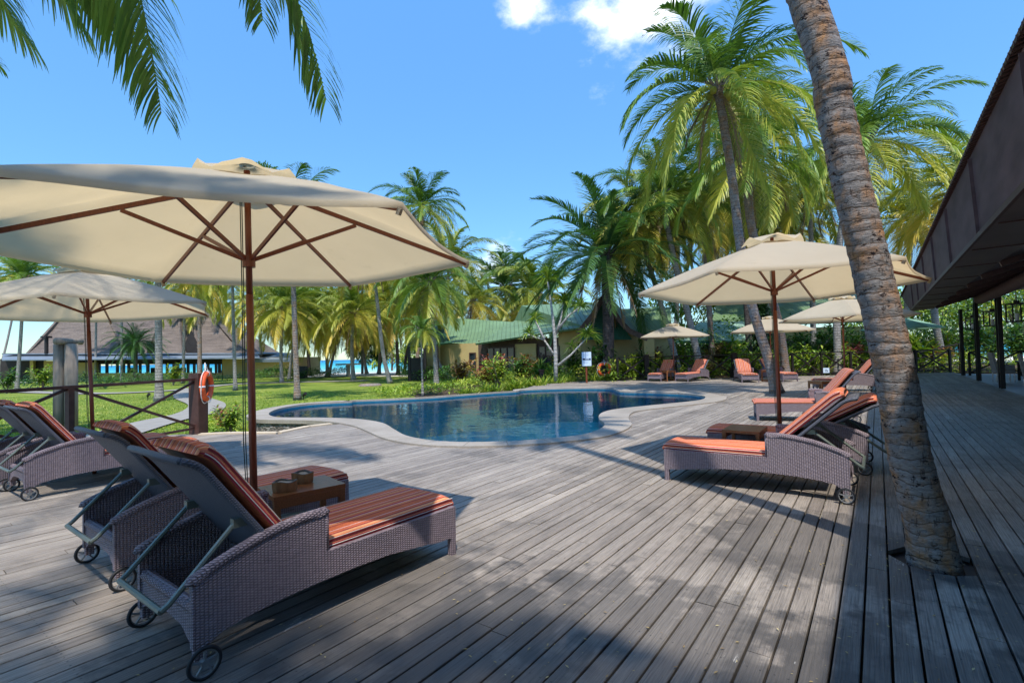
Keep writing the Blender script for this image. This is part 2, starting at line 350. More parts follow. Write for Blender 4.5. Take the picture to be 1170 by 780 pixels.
M['bark_dark'] = mk_bark('bark_dark', (.055, .045, .042), (.11, .09, .085), (.015, .012, .012), .14, 3, .3)
M['bark_pale'] = mk_bark('bark_pale', (.36, .34, .31), (.46, .43, .40), (.15, .13, .12), .2, 3, .15)
def mk_roofgreen(name, c):
    m, t, b = newmat(name); g = G(t); o = g.obj(); x, y, z = g.sep(o)
    rib = g.ramp(g.m('FRACT', g.m('DIVIDE', x, .3)), [(0, 1.0), (.12, 0.0), (.9, 0.0), (1, 1.0)])
    n1 = g.noise(g.obj((1, 1, .3)), .8, 6, .6)
    cc = g.ramp(n1, [(.3, tuple(q*.8 for q in c)), (.7, tuple(q*1.15 for q in c))]); cc = g.mix(g.m('MULTIPLY', rib, .35), cc, tuple(q*.5 for q in c))
    g.set(b.inputs['Base Color'], cc); b.inputs['Roughness'].default_value = .5; g.set(b.inputs['Normal'], g.bump(rib, .03)); return m
M['green_roof'] = mk_roofgreen('green_roof', (.135, .215, .10))
M['mint_roof'] = mk_roofgreen('mint_roof', (.30, .45, .35))
M['eave_green'] = mk_roofgreen('eave_green', (.03, .09, .05))
def mk_thatch():
    m, t, b = newmat('thatch'); g = G(t); n1 = g.noise(g.obj((6, 6, .7)), 3, 7, .7); n2 = g.noise(g.obj((.4, .4, 3)), 1.5, 5, .6)
    f = g.m('ADD', g.m('MULTIPLY', n1, .6), g.m('MULTIPLY', n2, .45))
    g.set(b.inputs['Base Color'], g.ramp(f, [(.35, (.05, .04, .035)), (.55, (.17, .13, .105)), (.75, (.30, .24, .19))])); b.inputs['Roughness'].default_value = .95
    g.set(b.inputs['Normal'], g.bump(f, .15)); return m
M['thatch'] = mk_thatch()
def mk_lawn():
    m, t, b = newmat('lawn_grass'); g = G(t); p = g.n('ShaderNodeNewGeometry').outputs['Position']
    n1 = g.noise(p, .35, 5, .6); n2 = g.noise(p, 9, 6, .75); n3 = g.noise(p, 45, 3, .7)
    f = g.m('ADD', g.m('MULTIPLY', n1, .45), g.m('ADD', g.m('MULTIPLY', n2, .35), g.m('MULTIPLY', n3, .2)))
    g.set(b.inputs['Base Color'], g.ramp(f, [(.30, (.07, .12, .02)), (.48, (.17, .23, .035)), (.60, (.27, .30, .06)), (.72, (.36, .33, .13))])); b.inputs['Roughness'].default_value = .9; b.inputs['Specular IOR Level'].default_value = .1
    g.set(b.inputs['Normal'], g.bump(g.m('ADD', n3, n2), .04)); return m
M['lawn'] = mk_lawn()
def mk_sea():
    m, t, b = newmat('sea_water'); g = G(t); p = g.n('ShaderNodeNewGeometry').outputs['Position']; x, y, z = g.sep(p)
    mp_ = g.n('ShaderNodeMapping'); mp_.inputs['Scale'].default_value = (.008, .05, 1); g.set(mp_.inputs['Vector'], p); n = g.noise(mp_.outputs[0], 1, 5, .6)
    yy = g.m('ADD', g.m('LOGARITHM', y, 10.0), g.m('MULTIPLY', n, .35))
    g.set(b.inputs['Base Color'], g.ramp(g.m('DIVIDE', yy, 4.0), [(.54, (.36, .55, .50)), (.60, (.08, .40, .42)), (.68, (.03, .28, .36)), (.8, (.015, .16, .30))]))
    b.inputs['Roughness'].default_value = .55; b.inputs['Specular IOR Level'].default_value = .12
    return m
M['sea'] = mk_sea()
def mk_water():
    m, t, b = newmat('pool_water'); g = G(t); t.nodes.remove(b); p = g.n('ShaderNodeNewGeometry').outputs['Position']
    h = g.m('ADD', g.noise(p, 1.3, 3, .5), g.m('MULTIPLY', g.noise(p, 6, 2, .5), .22)); bm_ = g.bump(h, .011)
    fr = g.n('ShaderNodeFresnel'); fr.inputs['IOR'].default_value = 1.33; t.links.new(bm_, fr.inputs['Normal'])
    tr = g.n('ShaderNodeBsdfTransparent'); tr.inputs['Color'].default_value = (.55, .82, .93, 1)
    gl = g.n('ShaderNodeBsdfGlossy'); gl.inputs['Roughness'].default_value = .015; t.links.new(bm_, gl.inputs['Normal'])
    mxs = g.n('ShaderNodeMixShader'); t.links.new(fr.outputs[0], mxs.inputs[0]); t.links.new(tr.outputs[0], mxs.inputs[1]); t.links.new(gl.outputs[0], mxs.inputs[2])
    t.links.new(mxs.outputs[0], t.nodes['Material Output'].inputs[0]); return m
M['water'] = mk_water()
def mk_tile():
    m, t, b = newmat('pool_tile'); g = G(t); br = g.n('ShaderNodeTexBrick'); br.offset = 0; br.inputs['Scale'].default_value = 1; br.inputs['Brick Width'].default_value = .1; br.inputs['Row Height'].default_value = .1; br.inputs['Mortar Size'].default_value = .006
    br.inputs['Color1'].default_value = (.006, .11, .19, 1); br.inputs['Color2'].default_value = (.008, .14, .23, 1); br.inputs['Mortar'].default_value = (.02, .14, .24, 1)
    x, y, z = g.sep(g.obj()); cb = g.n('ShaderNodeCombineXYZ'); g.set(cb.inputs[0], g.m('ADD', x, y)); g.set(cb.inputs[1], g.m('ADD', z, y)); g.set(br.inputs['Vector'], cb.outputs[0])
    g.set(b.inputs['Base Color'], br.outputs[0]); b.inputs['Roughness'].default_value = .3; return m
M['tile'] = mk_tile()
def mk_coping():
    m, t, b = newmat('coping_stone'); g = G(t); p = g.n('ShaderNodeNewGeometry').outputs['Position']
    f = g.m('ADD', g.m('MULTIPLY', g.noise(p, 1.2, 6, .65), .6), g.m('MULTIPLY', g.noise(p, 40, 4, .6), .4))
    g.set(b.inputs['Base Color'], g.ramp(f, [(.32, (.22, .185, .145)), (.52, (.31, .265, .215)), (.7, (.38, .335, .28))])); b.inputs['Roughness'].default_value = .75
    uu = g.sep(g.n('ShaderNodeUVMap').outputs[0])[0]; jt = g.ramp(g.m('FRACT', g.m('DIVIDE', uu, .62)), [(0, 1.0), (.018, 1.0), (.03, 0.0)]); bc = b.inputs['Base Color'].links[0].from_socket; g.set(b.inputs['Base Color'], g.mix(g.m('MULTIPLY', jt, .7), bc, (.09, .08, .065)))
    g.set(b.inputs['Normal'], g.bump(f, .006)); return m
M['coping'] = mk_coping()
def mk_masonry():
    m, t, b = newmat('pool_stonework'); g = G(t); v = g.n('ShaderNodeTexVoronoi'); v.inputs['Scale'].default_value = 11; g.set(v.inputs['Vector'], g.obj((1, 1, 1.4)))
    e = g.n('ShaderNodeTexVoronoi'); e.feature = 'DISTANCE_TO_EDGE'; e.inputs['Scale'].default_value = 11; g.set(e.inputs['Vector'], g.obj((1, 1, 1.4)))
    r, gg, bb = g.sep(v.outputs['Color']); c = g.ramp(r, [(.1, (.10, .085, .075)), (.5, (.2, .17, .15)), (.9, (.30, .27, .25))])
    c = g.mix(g.ramp(e.outputs['Distance'], [(.02, 1.0), (.06, 0.0)]), c, (.06, .05, .045)); g.set(b.inputs['Base Color'], c); b.inputs['Roughness'].default_value = .85
    g.set(b.inputs['Normal'], g.bump(e.outputs['Distance'], .04)); return m
M['masonry'] = mk_masonry()
def mk_corr(name, c, axis, per, c2=None):
    m, t, b = newmat(name); g = G(t); o = g.n('ShaderNodeUVMap').outputs[0]; u, v, _ = g.sep(o)
    s_ = g.m('SINE', g.m('MULTIPLY', (u, v)[axis], 2*math.pi/per)); n = g.noise(o, 3, 6, .65)
    f = g.m('ADD', g.m('MULTIPLY', s_, .22), n)
    g.set(b.inputs['Base Color'], g.ramp(f, [(.3, tuple(q*.5 for q in c)), (.6, c), (.85, c2 or tuple(q*1.6 for q in c))])); b.inputs['Roughness'].default_value = .42
    g.set(b.inputs['Normal'], g.bump(s_, per*.15)); return m
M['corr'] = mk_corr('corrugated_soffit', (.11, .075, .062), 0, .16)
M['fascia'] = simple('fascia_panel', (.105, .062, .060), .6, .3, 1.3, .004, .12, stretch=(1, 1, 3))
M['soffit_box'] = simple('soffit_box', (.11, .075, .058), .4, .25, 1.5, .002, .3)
# ---------------------------------------------------------------- terrain
def polysheet(pts, z, name, mat):
    b = MB(); b.face([Vector((p[0], p[1], z)) for p in pts]); return b.build(name, mat)
def ribbon(pix, width, z, name, mat):
    pts = [gp(px, py, z) for px, py in pix]; b = MB(); c = []
    for i in range(len(pts)-1):
        for k in range(6):
            t = k/6; p0 = pts[max(i-1, 0)]; p1 = pts[i]; p2 = pts[i+1]; p3 = pts[min(i+2, len(pts)-1)]
            c.append(.5*((2*p1)+(p2-p0)*t+(2*p0-5*p1+4*p2-p3)*t*t+(3*p1-p0-3*p2+p3)*t**3))
    c.append(pts[-1]); le = []; ri = []
    for i, p in enumerate(c):
        d = (c[min(i+1, len(c)-1)]-c[max(i-1, 0)]); nn = Vector((-d.y, d.x, 0)).normalized()*width/2; le.append(p+nn); ri.append(p-nn)
    for i in range(len(c)-1): b.face([le[i], ri[i], ri[i+1], le[i+1]])
    return tag(b.build(name, mat), kind='structure')
ribbon([(120, 498), (180, 481), (225, 471), (236, 461), (215, 452), (222, 444), (280, 438), (420, 434.5)], 1.3, LAWN+.045, 'path', M['path'])
ribbon([(20, 447), (110, 449), (190, 446), (222, 443)], 1.2, LAWN+.05, 'footpath', M['path'])
# ---------------------------------------------------------------- pool outline
def catmull(pts, n=5):
    out = []; m = len(pts)
    for i in range(m):
        p0, p1, p2, p3 = pts[i-1], pts[i], pts[(i+1) % m], pts[(i+2) % m]
        for k in range(n):
            t = k/n; out.append(.5*((2*p1)+(p2-p0)*t+(2*p0-5*p1+4*p2-p3)*t*t+(3*p1-p0-3*p2+p3)*t**3))
    return out
# (px, py, coping width)
PO = [(307,474,.62),(313,469.5,.55),(328,465.5,.5),(352,462,.5),(380,460,.5),(402,459,.45),(406,458,.13),(445,456.5,.12),(490,454.3,.12),(530,451.3,.12),(565,448.8,.12),(590,447.2,.12),
      (598,445.6,.5),(625,444.3,.55),(665,443.4,.6),(697,444,.6),(708,447.3,.6),(735,448.2,.6),(775,449.6,.6),(800,452.2,.65),(806,455,.7),(795,458.6,.7),(745,463.8,.7),(705,468.2,.75),(688,472.5,.8),(684,479,.75),(691,487,.6),(672,496.5,.5),
      (636,501.5,.47),(598,504.6,.45),(556,506.4,.45),(517,506.2,.45),(486,503.6,.47),(463,498.6,.5),(450,491.5,.6),(436,484,.75),(408,479.6,.75),(370,478.2,.62),(335,478,.55),(315,477.3,.6)]
base = [gp(a, b_) for a, b_, c in PO]; W = [c for a, b_, c in PO]
wv = catmull([Vector((p.x, p.y, w_*.86 if w_ > .2 else w_)) for p, w_ in zip(base, W)], 4)
inner = [Vector((p.x, p.y, 0)) for p in wv]; wid = [max(.1, p.z) for p in wv]
area = sum(inner[i-1].x*inner[i].y-inner[i].x*inner[i-1].y for i in range(len(inner)))
sg = 1 if area > 0 else -1
NI = len(inner)
def offs(f):
    out = []
    for i in range(NI):
        d = inner[(i+1) % NI]-inner[i-1]; nn = Vector((d.y, -d.x, 0)).normalized()*sg; out.append(inner[i]+nn*wid[i]*f)
    return out
outer = offs(1.0); mid = offs(.6)
def ring_strip(b, A, za, B, zb):
    for i in range(NI):
        j = (i+1) % NI; b.face([Vector((A[i].x, A[i].y, za)), Vector((A[j].x, A[j].y, za)), Vector((B[j].x, B[j].y, zb)), Vector((B[i].x, B[i].y, zb))])
pool = empty('pool', (0, 0, 0)); tag(pool, kind='structure')
b = MB(); arc = [0.0]
for i in range(NI): arc.append(arc[-1]+(inner[(i+1) % NI]-inner[i]).length)
for i in range(NI):
    j = (i+1) % NI; A_, B_ = inner, outer
    b.add([Vector((A_[i].x, A_[i].y, .03)), Vector((A_[j].x, A_[j].y, .03)), Vector((B_[j].x, B_[j].y, .03)), Vector((B_[i].x, B_[i].y, .03))], [(0, 1, 2, 3)], uvs=[[(arc[i], 0), (arc[i+1], 0), (arc[i+1], wid[j]), (arc[i], wid[i])]])
ring_strip(b, outer, .03, outer, -.06); ring_strip(b, inner, .03, inner, -.03); b.build('coping', M['coping'], pool)
b = MB(); ins = offs(.92); ring_strip(b, ins, -.02, ins, -.6); b.build('pool_wall', M['masonry'], pool)
b = MB(); ring_strip(b, inner, -.028, inner, -1.4); b.face([Vector((p.x, p.y, -1.4)) for p in inner]); b.build('basin', M['tile'], pool)
b = MB(); b.face([Vector((p.x, p.y, -.075)) for p in (inner if sg > 0 else inner[::-1])]); b.build('water', M['water'], pool)
from mathutils.geometry import tessellate_polygon
def make_ground():
    b = MB(); xs = [-3000, -300, -120, -60, -30, -15, 0, 15, 30, 60, 120, 300, 3000]; ys = [-3000, -200, -30, 58, 75, 98, 112, 140, 3000]
    def h(x, y):
        if y < 60: return LAWN-.02
        return max(-2.5, LAWN-.02-(y-60)*.022) if y < 112 else -2.5
    vs_ = [(x, y, h(x, y)) for y in ys for x in xs]; n = len(xs)
    b.add(vs_, [(j*n+i, j*n+i+1, (j+1)*n+i+1, (j+1)*n+i) for j in range(len(ys)-1) for i in range(n-1) if not (ys[j] == -30 and -60 <= xs[i] < 60)])
    zz = LAWN-.02; ob = [Vector((x, -30, zz)) for x in (-60, -30, -15, 0, 15, 30, 60)]+[Vector((x, 58, zz)) for x in (60, 30, 15, 0, -15, -30, -60)]; hl_ = [Vector((p.x, p.y, zz)) for p in offs(.3)]
    tri = tessellate_polygon([ob, hl_]); b.add(ob+hl_, [tuple(t) for t in tri])
    tag(b.build('ground', M['sand']), kind='structure')
make_ground()
tag(polysheet([(-2900, 92), (2900, 92), (2900, 5500), (-2900, 5500)], -1.2, 'sea', M['sea']), kind='structure')
wl_ = [(p.x, p.y) for p in offs(.8)]
chainA = wl_[4*33:]+wl_[:4*13]
lawn_pts = [(-60, -12), (-6, -12), (-4.6, 6)]+chainA+[(9, 24), (12, 30), (-1, 40), (-8, 46), (-16, 51), (-30, 55), (-60, 57)]
def tess(pts, z, name, mat):
    v = [Vector((p[0], p[1], z)) for p in pts]; b = MB(); b.add(v, [tuple(t) for t in tessellate_polygon([v])]); return tag(b.build(name, mat), kind='structure')
tess(lawn_pts, LAWN, 'lawn', M['lawn'])
tess(wl_[4*8:4*15]+[(8.2, 21), (10, 24.5), (24, 25.5), (45, 26), (45, 60), (2, 50), (-4, 38), (-5.5, 26)], LAWN+.006, 'planting_bed', M['soil'])
# ---------------------------------------------------------------- deck boards
def inpoly(x, y, P):
    c = False; n = len(P); j = n-1
    for i in range(n):
        if (P[i].y > y) != (P[j].y > y) and x < (P[j].x-P[i].x)*(y-P[i].y)/(P[j].y-P[i].y)+P[i].x: c = not c
        j = i
    return c
FP = gp(227, 495)                              # big fence post on the left
fl0 = gp(0, 447, 1.0); fd = (Vector((FP.x, FP.y, 0))-Vector((fl0.x, fl0.y, 0))).normalized()
deckpoly = [Vector((fl0.x, fl0.y, 0))-fd*9+Vector((-.05, 0, 0)), FP+fd*.12, gp(262, 495.5), gp(318, 495.5), gp(352, 488), gp(420, 481), gp(450, 470), gp(590, 446.3), gp(612, 440), gp(622, 437.5), gp(690, 434.3)]
zf = gp(800, 432.3).y
deckpoly += [col(694, zf), col(1095, zf), QT(3.16, 31), QT(3.16, -6), Vector((-12, -6, 0))]
cop = [Vector((p.x, p.y)) for p in mid]
hole_c = gp(1070, 640); HR = .245
def crossings(q, P):
    out = []; n = len(P)
    for i in range(n):
        a = P[i-1]; c = P[i]; qa = a.x*PR.x+a.y*PR.y; qc = c.x*PR.x+c.y*PR.y
        if (qa > q) != (qc > q):
            k = (q-qa)/(qc-qa); x = a.x+(c.x-a.x)*k; y = a.y+(c.y-a.y)*k; out.append(x*D.x+y*D.y)
    return sorted(out)
def spans(q, qm=None):
    cr = crossings(q, deckpoly); s_ = [(cr[i], cr[i+1]) for i in range(0, len(cr)-1, 2)]
    cc = crossings(q, cop)
    cuts = [(cc[i], cc[i+1]) for i in range(0, len(cc)-1, 2)]
    hq = hole_c.x*PR.x+hole_c.y*PR.y; ht = hole_c.x*D.x+hole_c.y*D.y
    if abs((q if qm is None else qm)-hq) < HR: k = math.sqrt(max(.0016, HR*HR-(q-hq)**2)); cuts.append((ht-k, ht+k))
    for c0, c1 in cuts:
        ns = []
        for a, e in s_:
            if c1 <= a or c0 >= e: ns.append((a, e)); continue
            if c0 > a: ns.append((a, c0))
            if c1 < e: ns.append((c1, e))
        s_ = ns
    return s_
def make_deck():
    b = MB(); rd = random.Random(3); pitch = .114; gap = .0115; q = -22.0; i = 0
    while q < 3.14:
        q0, q1 = q+gap/2, q+pitch-gap/2; qm_ = (q0+q1)/2; s0, s1 = spans(q0, qm_), spans(q1, qm_); sm = spans((q0+q1)/2)
        for k, (a, e) in enumerate(sm):
            a0, e0 = s0[k] if len(s0) == len(sm) else (a, e); a1, e1 = s1[k] if len(s1) == len(sm) else (a, e)
            if abs(a0-a) > .6: a0 = a
            if abs(a1-a) > .6: a1 = a
            if abs(e0-e) > .6: e0 = e
            if abs(e1-e) > .6: e1 = e
            cutsx = []; t = a+rd.uniform(.6, 4.5)
            while t < e-.5: cutsx.append(t); t += rd.choice((2.4, 3.0, 3.6, 4.2))+rd.uniform(-.2, .2)
            ed0 = [a0]+cutsx+[e0]; ed1 = [a1]+cutsx+[e1]
            for j in range(len(ed0)-1):
                u0, u1, v0, v1 = ed0[j]+(.003 if j else 0), ed0[j+1]-.003, ed1[j]+(.003 if j else 0), ed1[j+1]-.003
                if u1-u0 < .02 or v1-v0 < .02: continue
                r = min(1, max(0, rd.gauss(.5, .22))); dz = rd.uniform(-.002, .002); tw = rd.uniform(-.0012, .0012)
                z0 = dz-tw; z1 = dz+tw; c = .0025
                P_ = [QT(q0, u0, z0-c), QT(q0, u1, z0-c), QT(q0+.004, u1, z0), QT(q1-.004, v1, z1), QT(q1, v1, z1-c), QT(q1, v0, z1-c), QT(q1-.004, v0, z1), QT(q0+.004, u0, z0), QT(q0, u0, -.03), QT(q0, u1, -.03), QT(q1, v0, -.03), QT(q1, v1, -.03)]
                uvp = [(p.dot(D), p.dot(PR)) for p in P_]
                fs = [(2, 7, 6, 3), (0, 7, 2, 1), (3, 6, 5, 4), (8, 0, 1, 9), (5, 10, 11, 4), (9, 1, 2, 3, 4, 11), (8, 10, 5, 6, 7, 0)]
                b.add(P_, fs, r, [[uvp[x] for x in f] for f in fs])
        q += pitch; i += 1
    o = b.build('deck', M['deck']); tag(o, kind='structure')
make_deck()
b = MB()
for i in range(len(deckpoly)):
    a, c = deckpoly[i-1], deckpoly[i]
    if i in (6, 7): continue
    b.bar((a.x, a.y, -.17), (c.x, c.y, -.17), .04, .27)
b.face([Vector((p.x, p.y, -.24)) for p in (Vector((-9, -6, 0)), Vector((3, -6, 0)), Vector((5, 4, 0)), Vector((-1, 7, 0)), Vector((-5.5, 6.5, 0)))])  # black sheet beneath the near boards keeps the gaps between them dark
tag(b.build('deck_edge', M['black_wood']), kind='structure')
b = MB(); cb = [gp(228, 496.5), gp(262, 495), gp(318, 494.7), gp(352, 487.5), gp(378, 484.5)]
for i in range(len(cb)-1): b.bar(cb[i]+Vector((0, 0, .0)), cb[i+1]+Vector((0, 0, .0)), .17, .05)
tag(b.build('stone_curb', M['tan_curb']), kind='structure')
# ---------------------------------------------------------------- umbrellas
def make_umbrella(Rr=1.62, hr=2.22, rot=.4, detail=True, mat='canvas', cords=True, kk=.34):
    root = empty('parasol', (0, 0, 0)); top = hr+Rr*kk
    pl = MB().tube([(0, 0, 0), (0, 0, hr-.3)], .024, 12).tube([(0, 0, hr-.3), (0, 0, top+.02)], .021, 12); pole = pl.build('pole', M['umb_wood'], root, True)
    if not detail: pass
    ring = MB().tube([(0, 0, hr-.11), (0, 0, hr-.03)], .042, 12); ring.build('hub', M['umb_wood'], root); MB().tube([(0, 0, top-.1), (0, 0, top-.04)], .045, 12).build('top_hub', M['umb_wood'], root)
    V = [Vector((Rr*math.cos(rot+i*math.pi/3), Rr*math.sin(rot+i*math.pi/3), hr)) for i in range(6)]; C0 = Vector((0, 0, top))
    m = MB(); n = 14 if detail else 7; rr = random.Random(int(rot*100)+5)
    vs_ = []; fs = []
    def cpt(i, s_, t):
        a, c = V[i], V[(i+1) % 6]; e = a.lerp(c, t); p = C0.lerp(e, s_)
        p.z -= .032*4*t*(1-t)*s_*(1.6-s_)      # cloth hangs between ribs
        p.z += .028*math.sin(s_*math.pi)
        e_in = 1-.03*4*t*(1-t)*s_; p.x *= e_in; p.y *= e_in
        if detail: p.z += .006*noise.noise(p*3.1)
        return p
    for i in range(6):
        base_ = len(vs_)
        for j in range(n+1):
            s_ = .10+.90*j/n
            for k in range(n+1): vs_.append(cpt(i, s_, k/n))
        for j in range(n):
            for k in range(n): q = base_+j*(n+1)+k; fs.append((q, q+n+1, q+n+2, q+1))
        # small valance hem
        bb = len(vs_)
        for k in range(n+1): p = cpt(i, 1, k/n); vs_.append(p+Vector((-p.x*.004, -p.y*.004, -.03)))
        for k in range(n): fs.append((base_+n*(n+1)+k, bb+k, bb+k+1, base_+n*(n+1)+k+1))
    m.add(vs_, fs); cn = m.build('canopy', M[mat], root, True)
    if detail: md = cn.modifiers.new('w', 'WELD'); md.merge_threshold = .0005
    # ruffled vent cap above the canopy
    m = MB(); vs_ = []; K = 36
    for j in range(6):
        s_ = j/5
        for k in range(K):
            a = rot+2*math.pi*k/K; sect = abs(((k/K*6) % 1)-.5)*2
            rad = (.05+.30*s_)*(1-.10*(1-sect)*s_); z = top+.055-.085*s_*1.35
            z += s_*(.045*(1-sect)**1.0)*(1.2+.6*rr.random() if j == 5 else 1)-.02*s_*sect
            vs_.append((rad*math.cos(a), rad*math.sin(a), z))
    fs = [(j*K+k, j*K+(k+1) % K, (j+1)*K+(k+1) % K, (j+1)*K+k) for j in range(5) for k in range(K)]; fs.append(tuple(range(K)))
    m.add(vs_, fs); m.build('vent_cap', M[mat], root, True)
    for i in range(6):
        u = V[i].normalized(); a = C0+Vector((u.x*.04, u.y*.04, -.07)); e = V[i]+Vector((0, 0, -.035)); e2 = a.lerp(e, .985)
        rb = MB().bar(a, e2, .017, .03); r_ = rb.build('rib', M['umb_wood'], root)
        s_ = a.lerp(e, .44)+Vector((0, 0, -.02)); st = MB().bar(Vector((u.x*.035, u.y*.035, hr-.06)), s_, .016, .026); st.build('strut', M['umb_wood'], r_)
        if detail: MB().tube([e2+Vector((u.x*-.02, u.y*-.02, -.03)), e2+Vector((u.x*.01, u.y*.01, .0))], .016, 6).build('tip_pocket', M[mat], r_)
    if cords:
        m = MB()
        for dx in (-.034, -.046): m.tube([(dx, -.012, top-.1), (dx, -.012, hr-.4), (dx*1.25, -.012, .9), (dx, -.01, .55)], .0035, 5)
        m.build('cord', M['cord'], root)
    return root
def lean(o, tx, ty): o.rotation_euler = (-ty, tx, 0)
UG = 'hexagonal cream canvas parasols on wooden poles'
u1 = make_umbrella(rot=.40); u1.location = (-1.80, 3.47, 0); lean(u1, -.012, 0.0)
tag(u1, 'large cream parasol nearest the camera, its pole rising between the two front left loungers', 'parasol', UG)
u2 = make_umbrella(rot=-.285, kk=.36); u2.location = (3.20, 6.03, 0); lean(u2, .012, .03)
tag(u2, 'cream parasol right of the pool, its pole beside an empty low wooden table', 'parasol', UG)
u0 = make_umbrella(rot=1.05); u0.location = (-5.68, 6.78, 0); lean(u0, -.04, 0)
tag(u0, 'cream parasol at the left edge beside the brown deck railing', 'parasol', UG)
def far_umb(px, Y, rot, label, Rr=1.62, mat='canvas', hr=2.2):
    u = make_umbrella(Rr=Rr, rot=rot, detail=False, mat=mat, cords=False, hr=hr); p = col(px, Y); u.location = (p.x, p.y, 0); tag(u, label, 'parasol', UG); return u
far_umb(966.5, 14.6, .1, 'cream parasol partly behind the thick palm trunk, over the loungers deeper on the right', 1.85, hr=2.3)
far_umb(770.5, 25.2, .3, 'small far cream parasol over two loungers at the back railing by the pool', 1.85, hr=2.2)
far_umb(882, 23.8, .15, 'far cream parasol partly behind the leaning speckled palm and the big parasol pole', 2.0, hr=2.3)
far_umb(1032, 27.5, .5, 'pale green parasol showing behind the thick palm trunk near the dark roof corner', 1.9, 'canvas_green', 2.4)
# ---------------------------------------------------------------- loungers
def sweep(path, normals, sec, uoff=0.0, close_ends=True):
    # path: list of (x,z); sec: closed list of (y,n)
    vs_ = []; n = len(sec); per = [0.0]
    for i in range(n): a, c = sec[i], sec[(i+1) % n]; per.append(per[-1]+math.hypot(c[0]-a[0], c[1]-a[1]))
    ln = [0.0]
    for i in range(1, len(path)): ln.append(ln[-1]+math.hypot(path[i][0]-path[i-1][0], path[i][1]-path[i-1][1]))
    for (x, z), (nx, nz_), in zip(path, normals):
        for (y, k) in sec: vs_.append((x+nx*k, y, z+nz_*k))
    fs = []; uv = []
    for i in range(len(path)-1):
        for k in range(n):
            fs.append((i*n+k, i*n+(k+1) % n, (i+1)*n+(k+1) % n, (i+1)*n+k)); uv.append([(per[k], ln[i]), (per[k+1], ln[i]), (per[k+1], ln[i+1]), (per[k], ln[i+1])])
    if close_ends:
        fs.append(tuple(range(n))[::-1]); uv.append([(per[k], -.02) for k in range(n)][::-1]); fs.append(tuple(range((len(path)-1)*n, len(path)*n))); uv.append([(per[k], ln[-1]) for k in range(n)])
    return vs_, fs, uv
def norms(path, flip=1):
    out = []
    for i in range(len(path)):
        a = path[max(i-1, 0)]; c = path[min(i+1, len(path)-1)]; dx, dz = c[0]-a[0], c[1]-a[1]; l = math.hypot(dx, dz); out.append((-dz/l*flip, dx/l*flip))
    return out
def rrect(hw, n0, n1, r, seg=3):
    pts = []
    for cx, cy, a0 in ((hw-r, n1-r, 0), (-hw+r, n1-r, 90), (-hw+r, n0+r, 180), (hw-r, n0+r, 270)):
        for k in range(seg+1): a = R(a0+90*k/seg); pts.append((cx+r*math.cos(a), cy+r*math.sin(a)))
    # extra points along top so that the pad can swell
    return pts
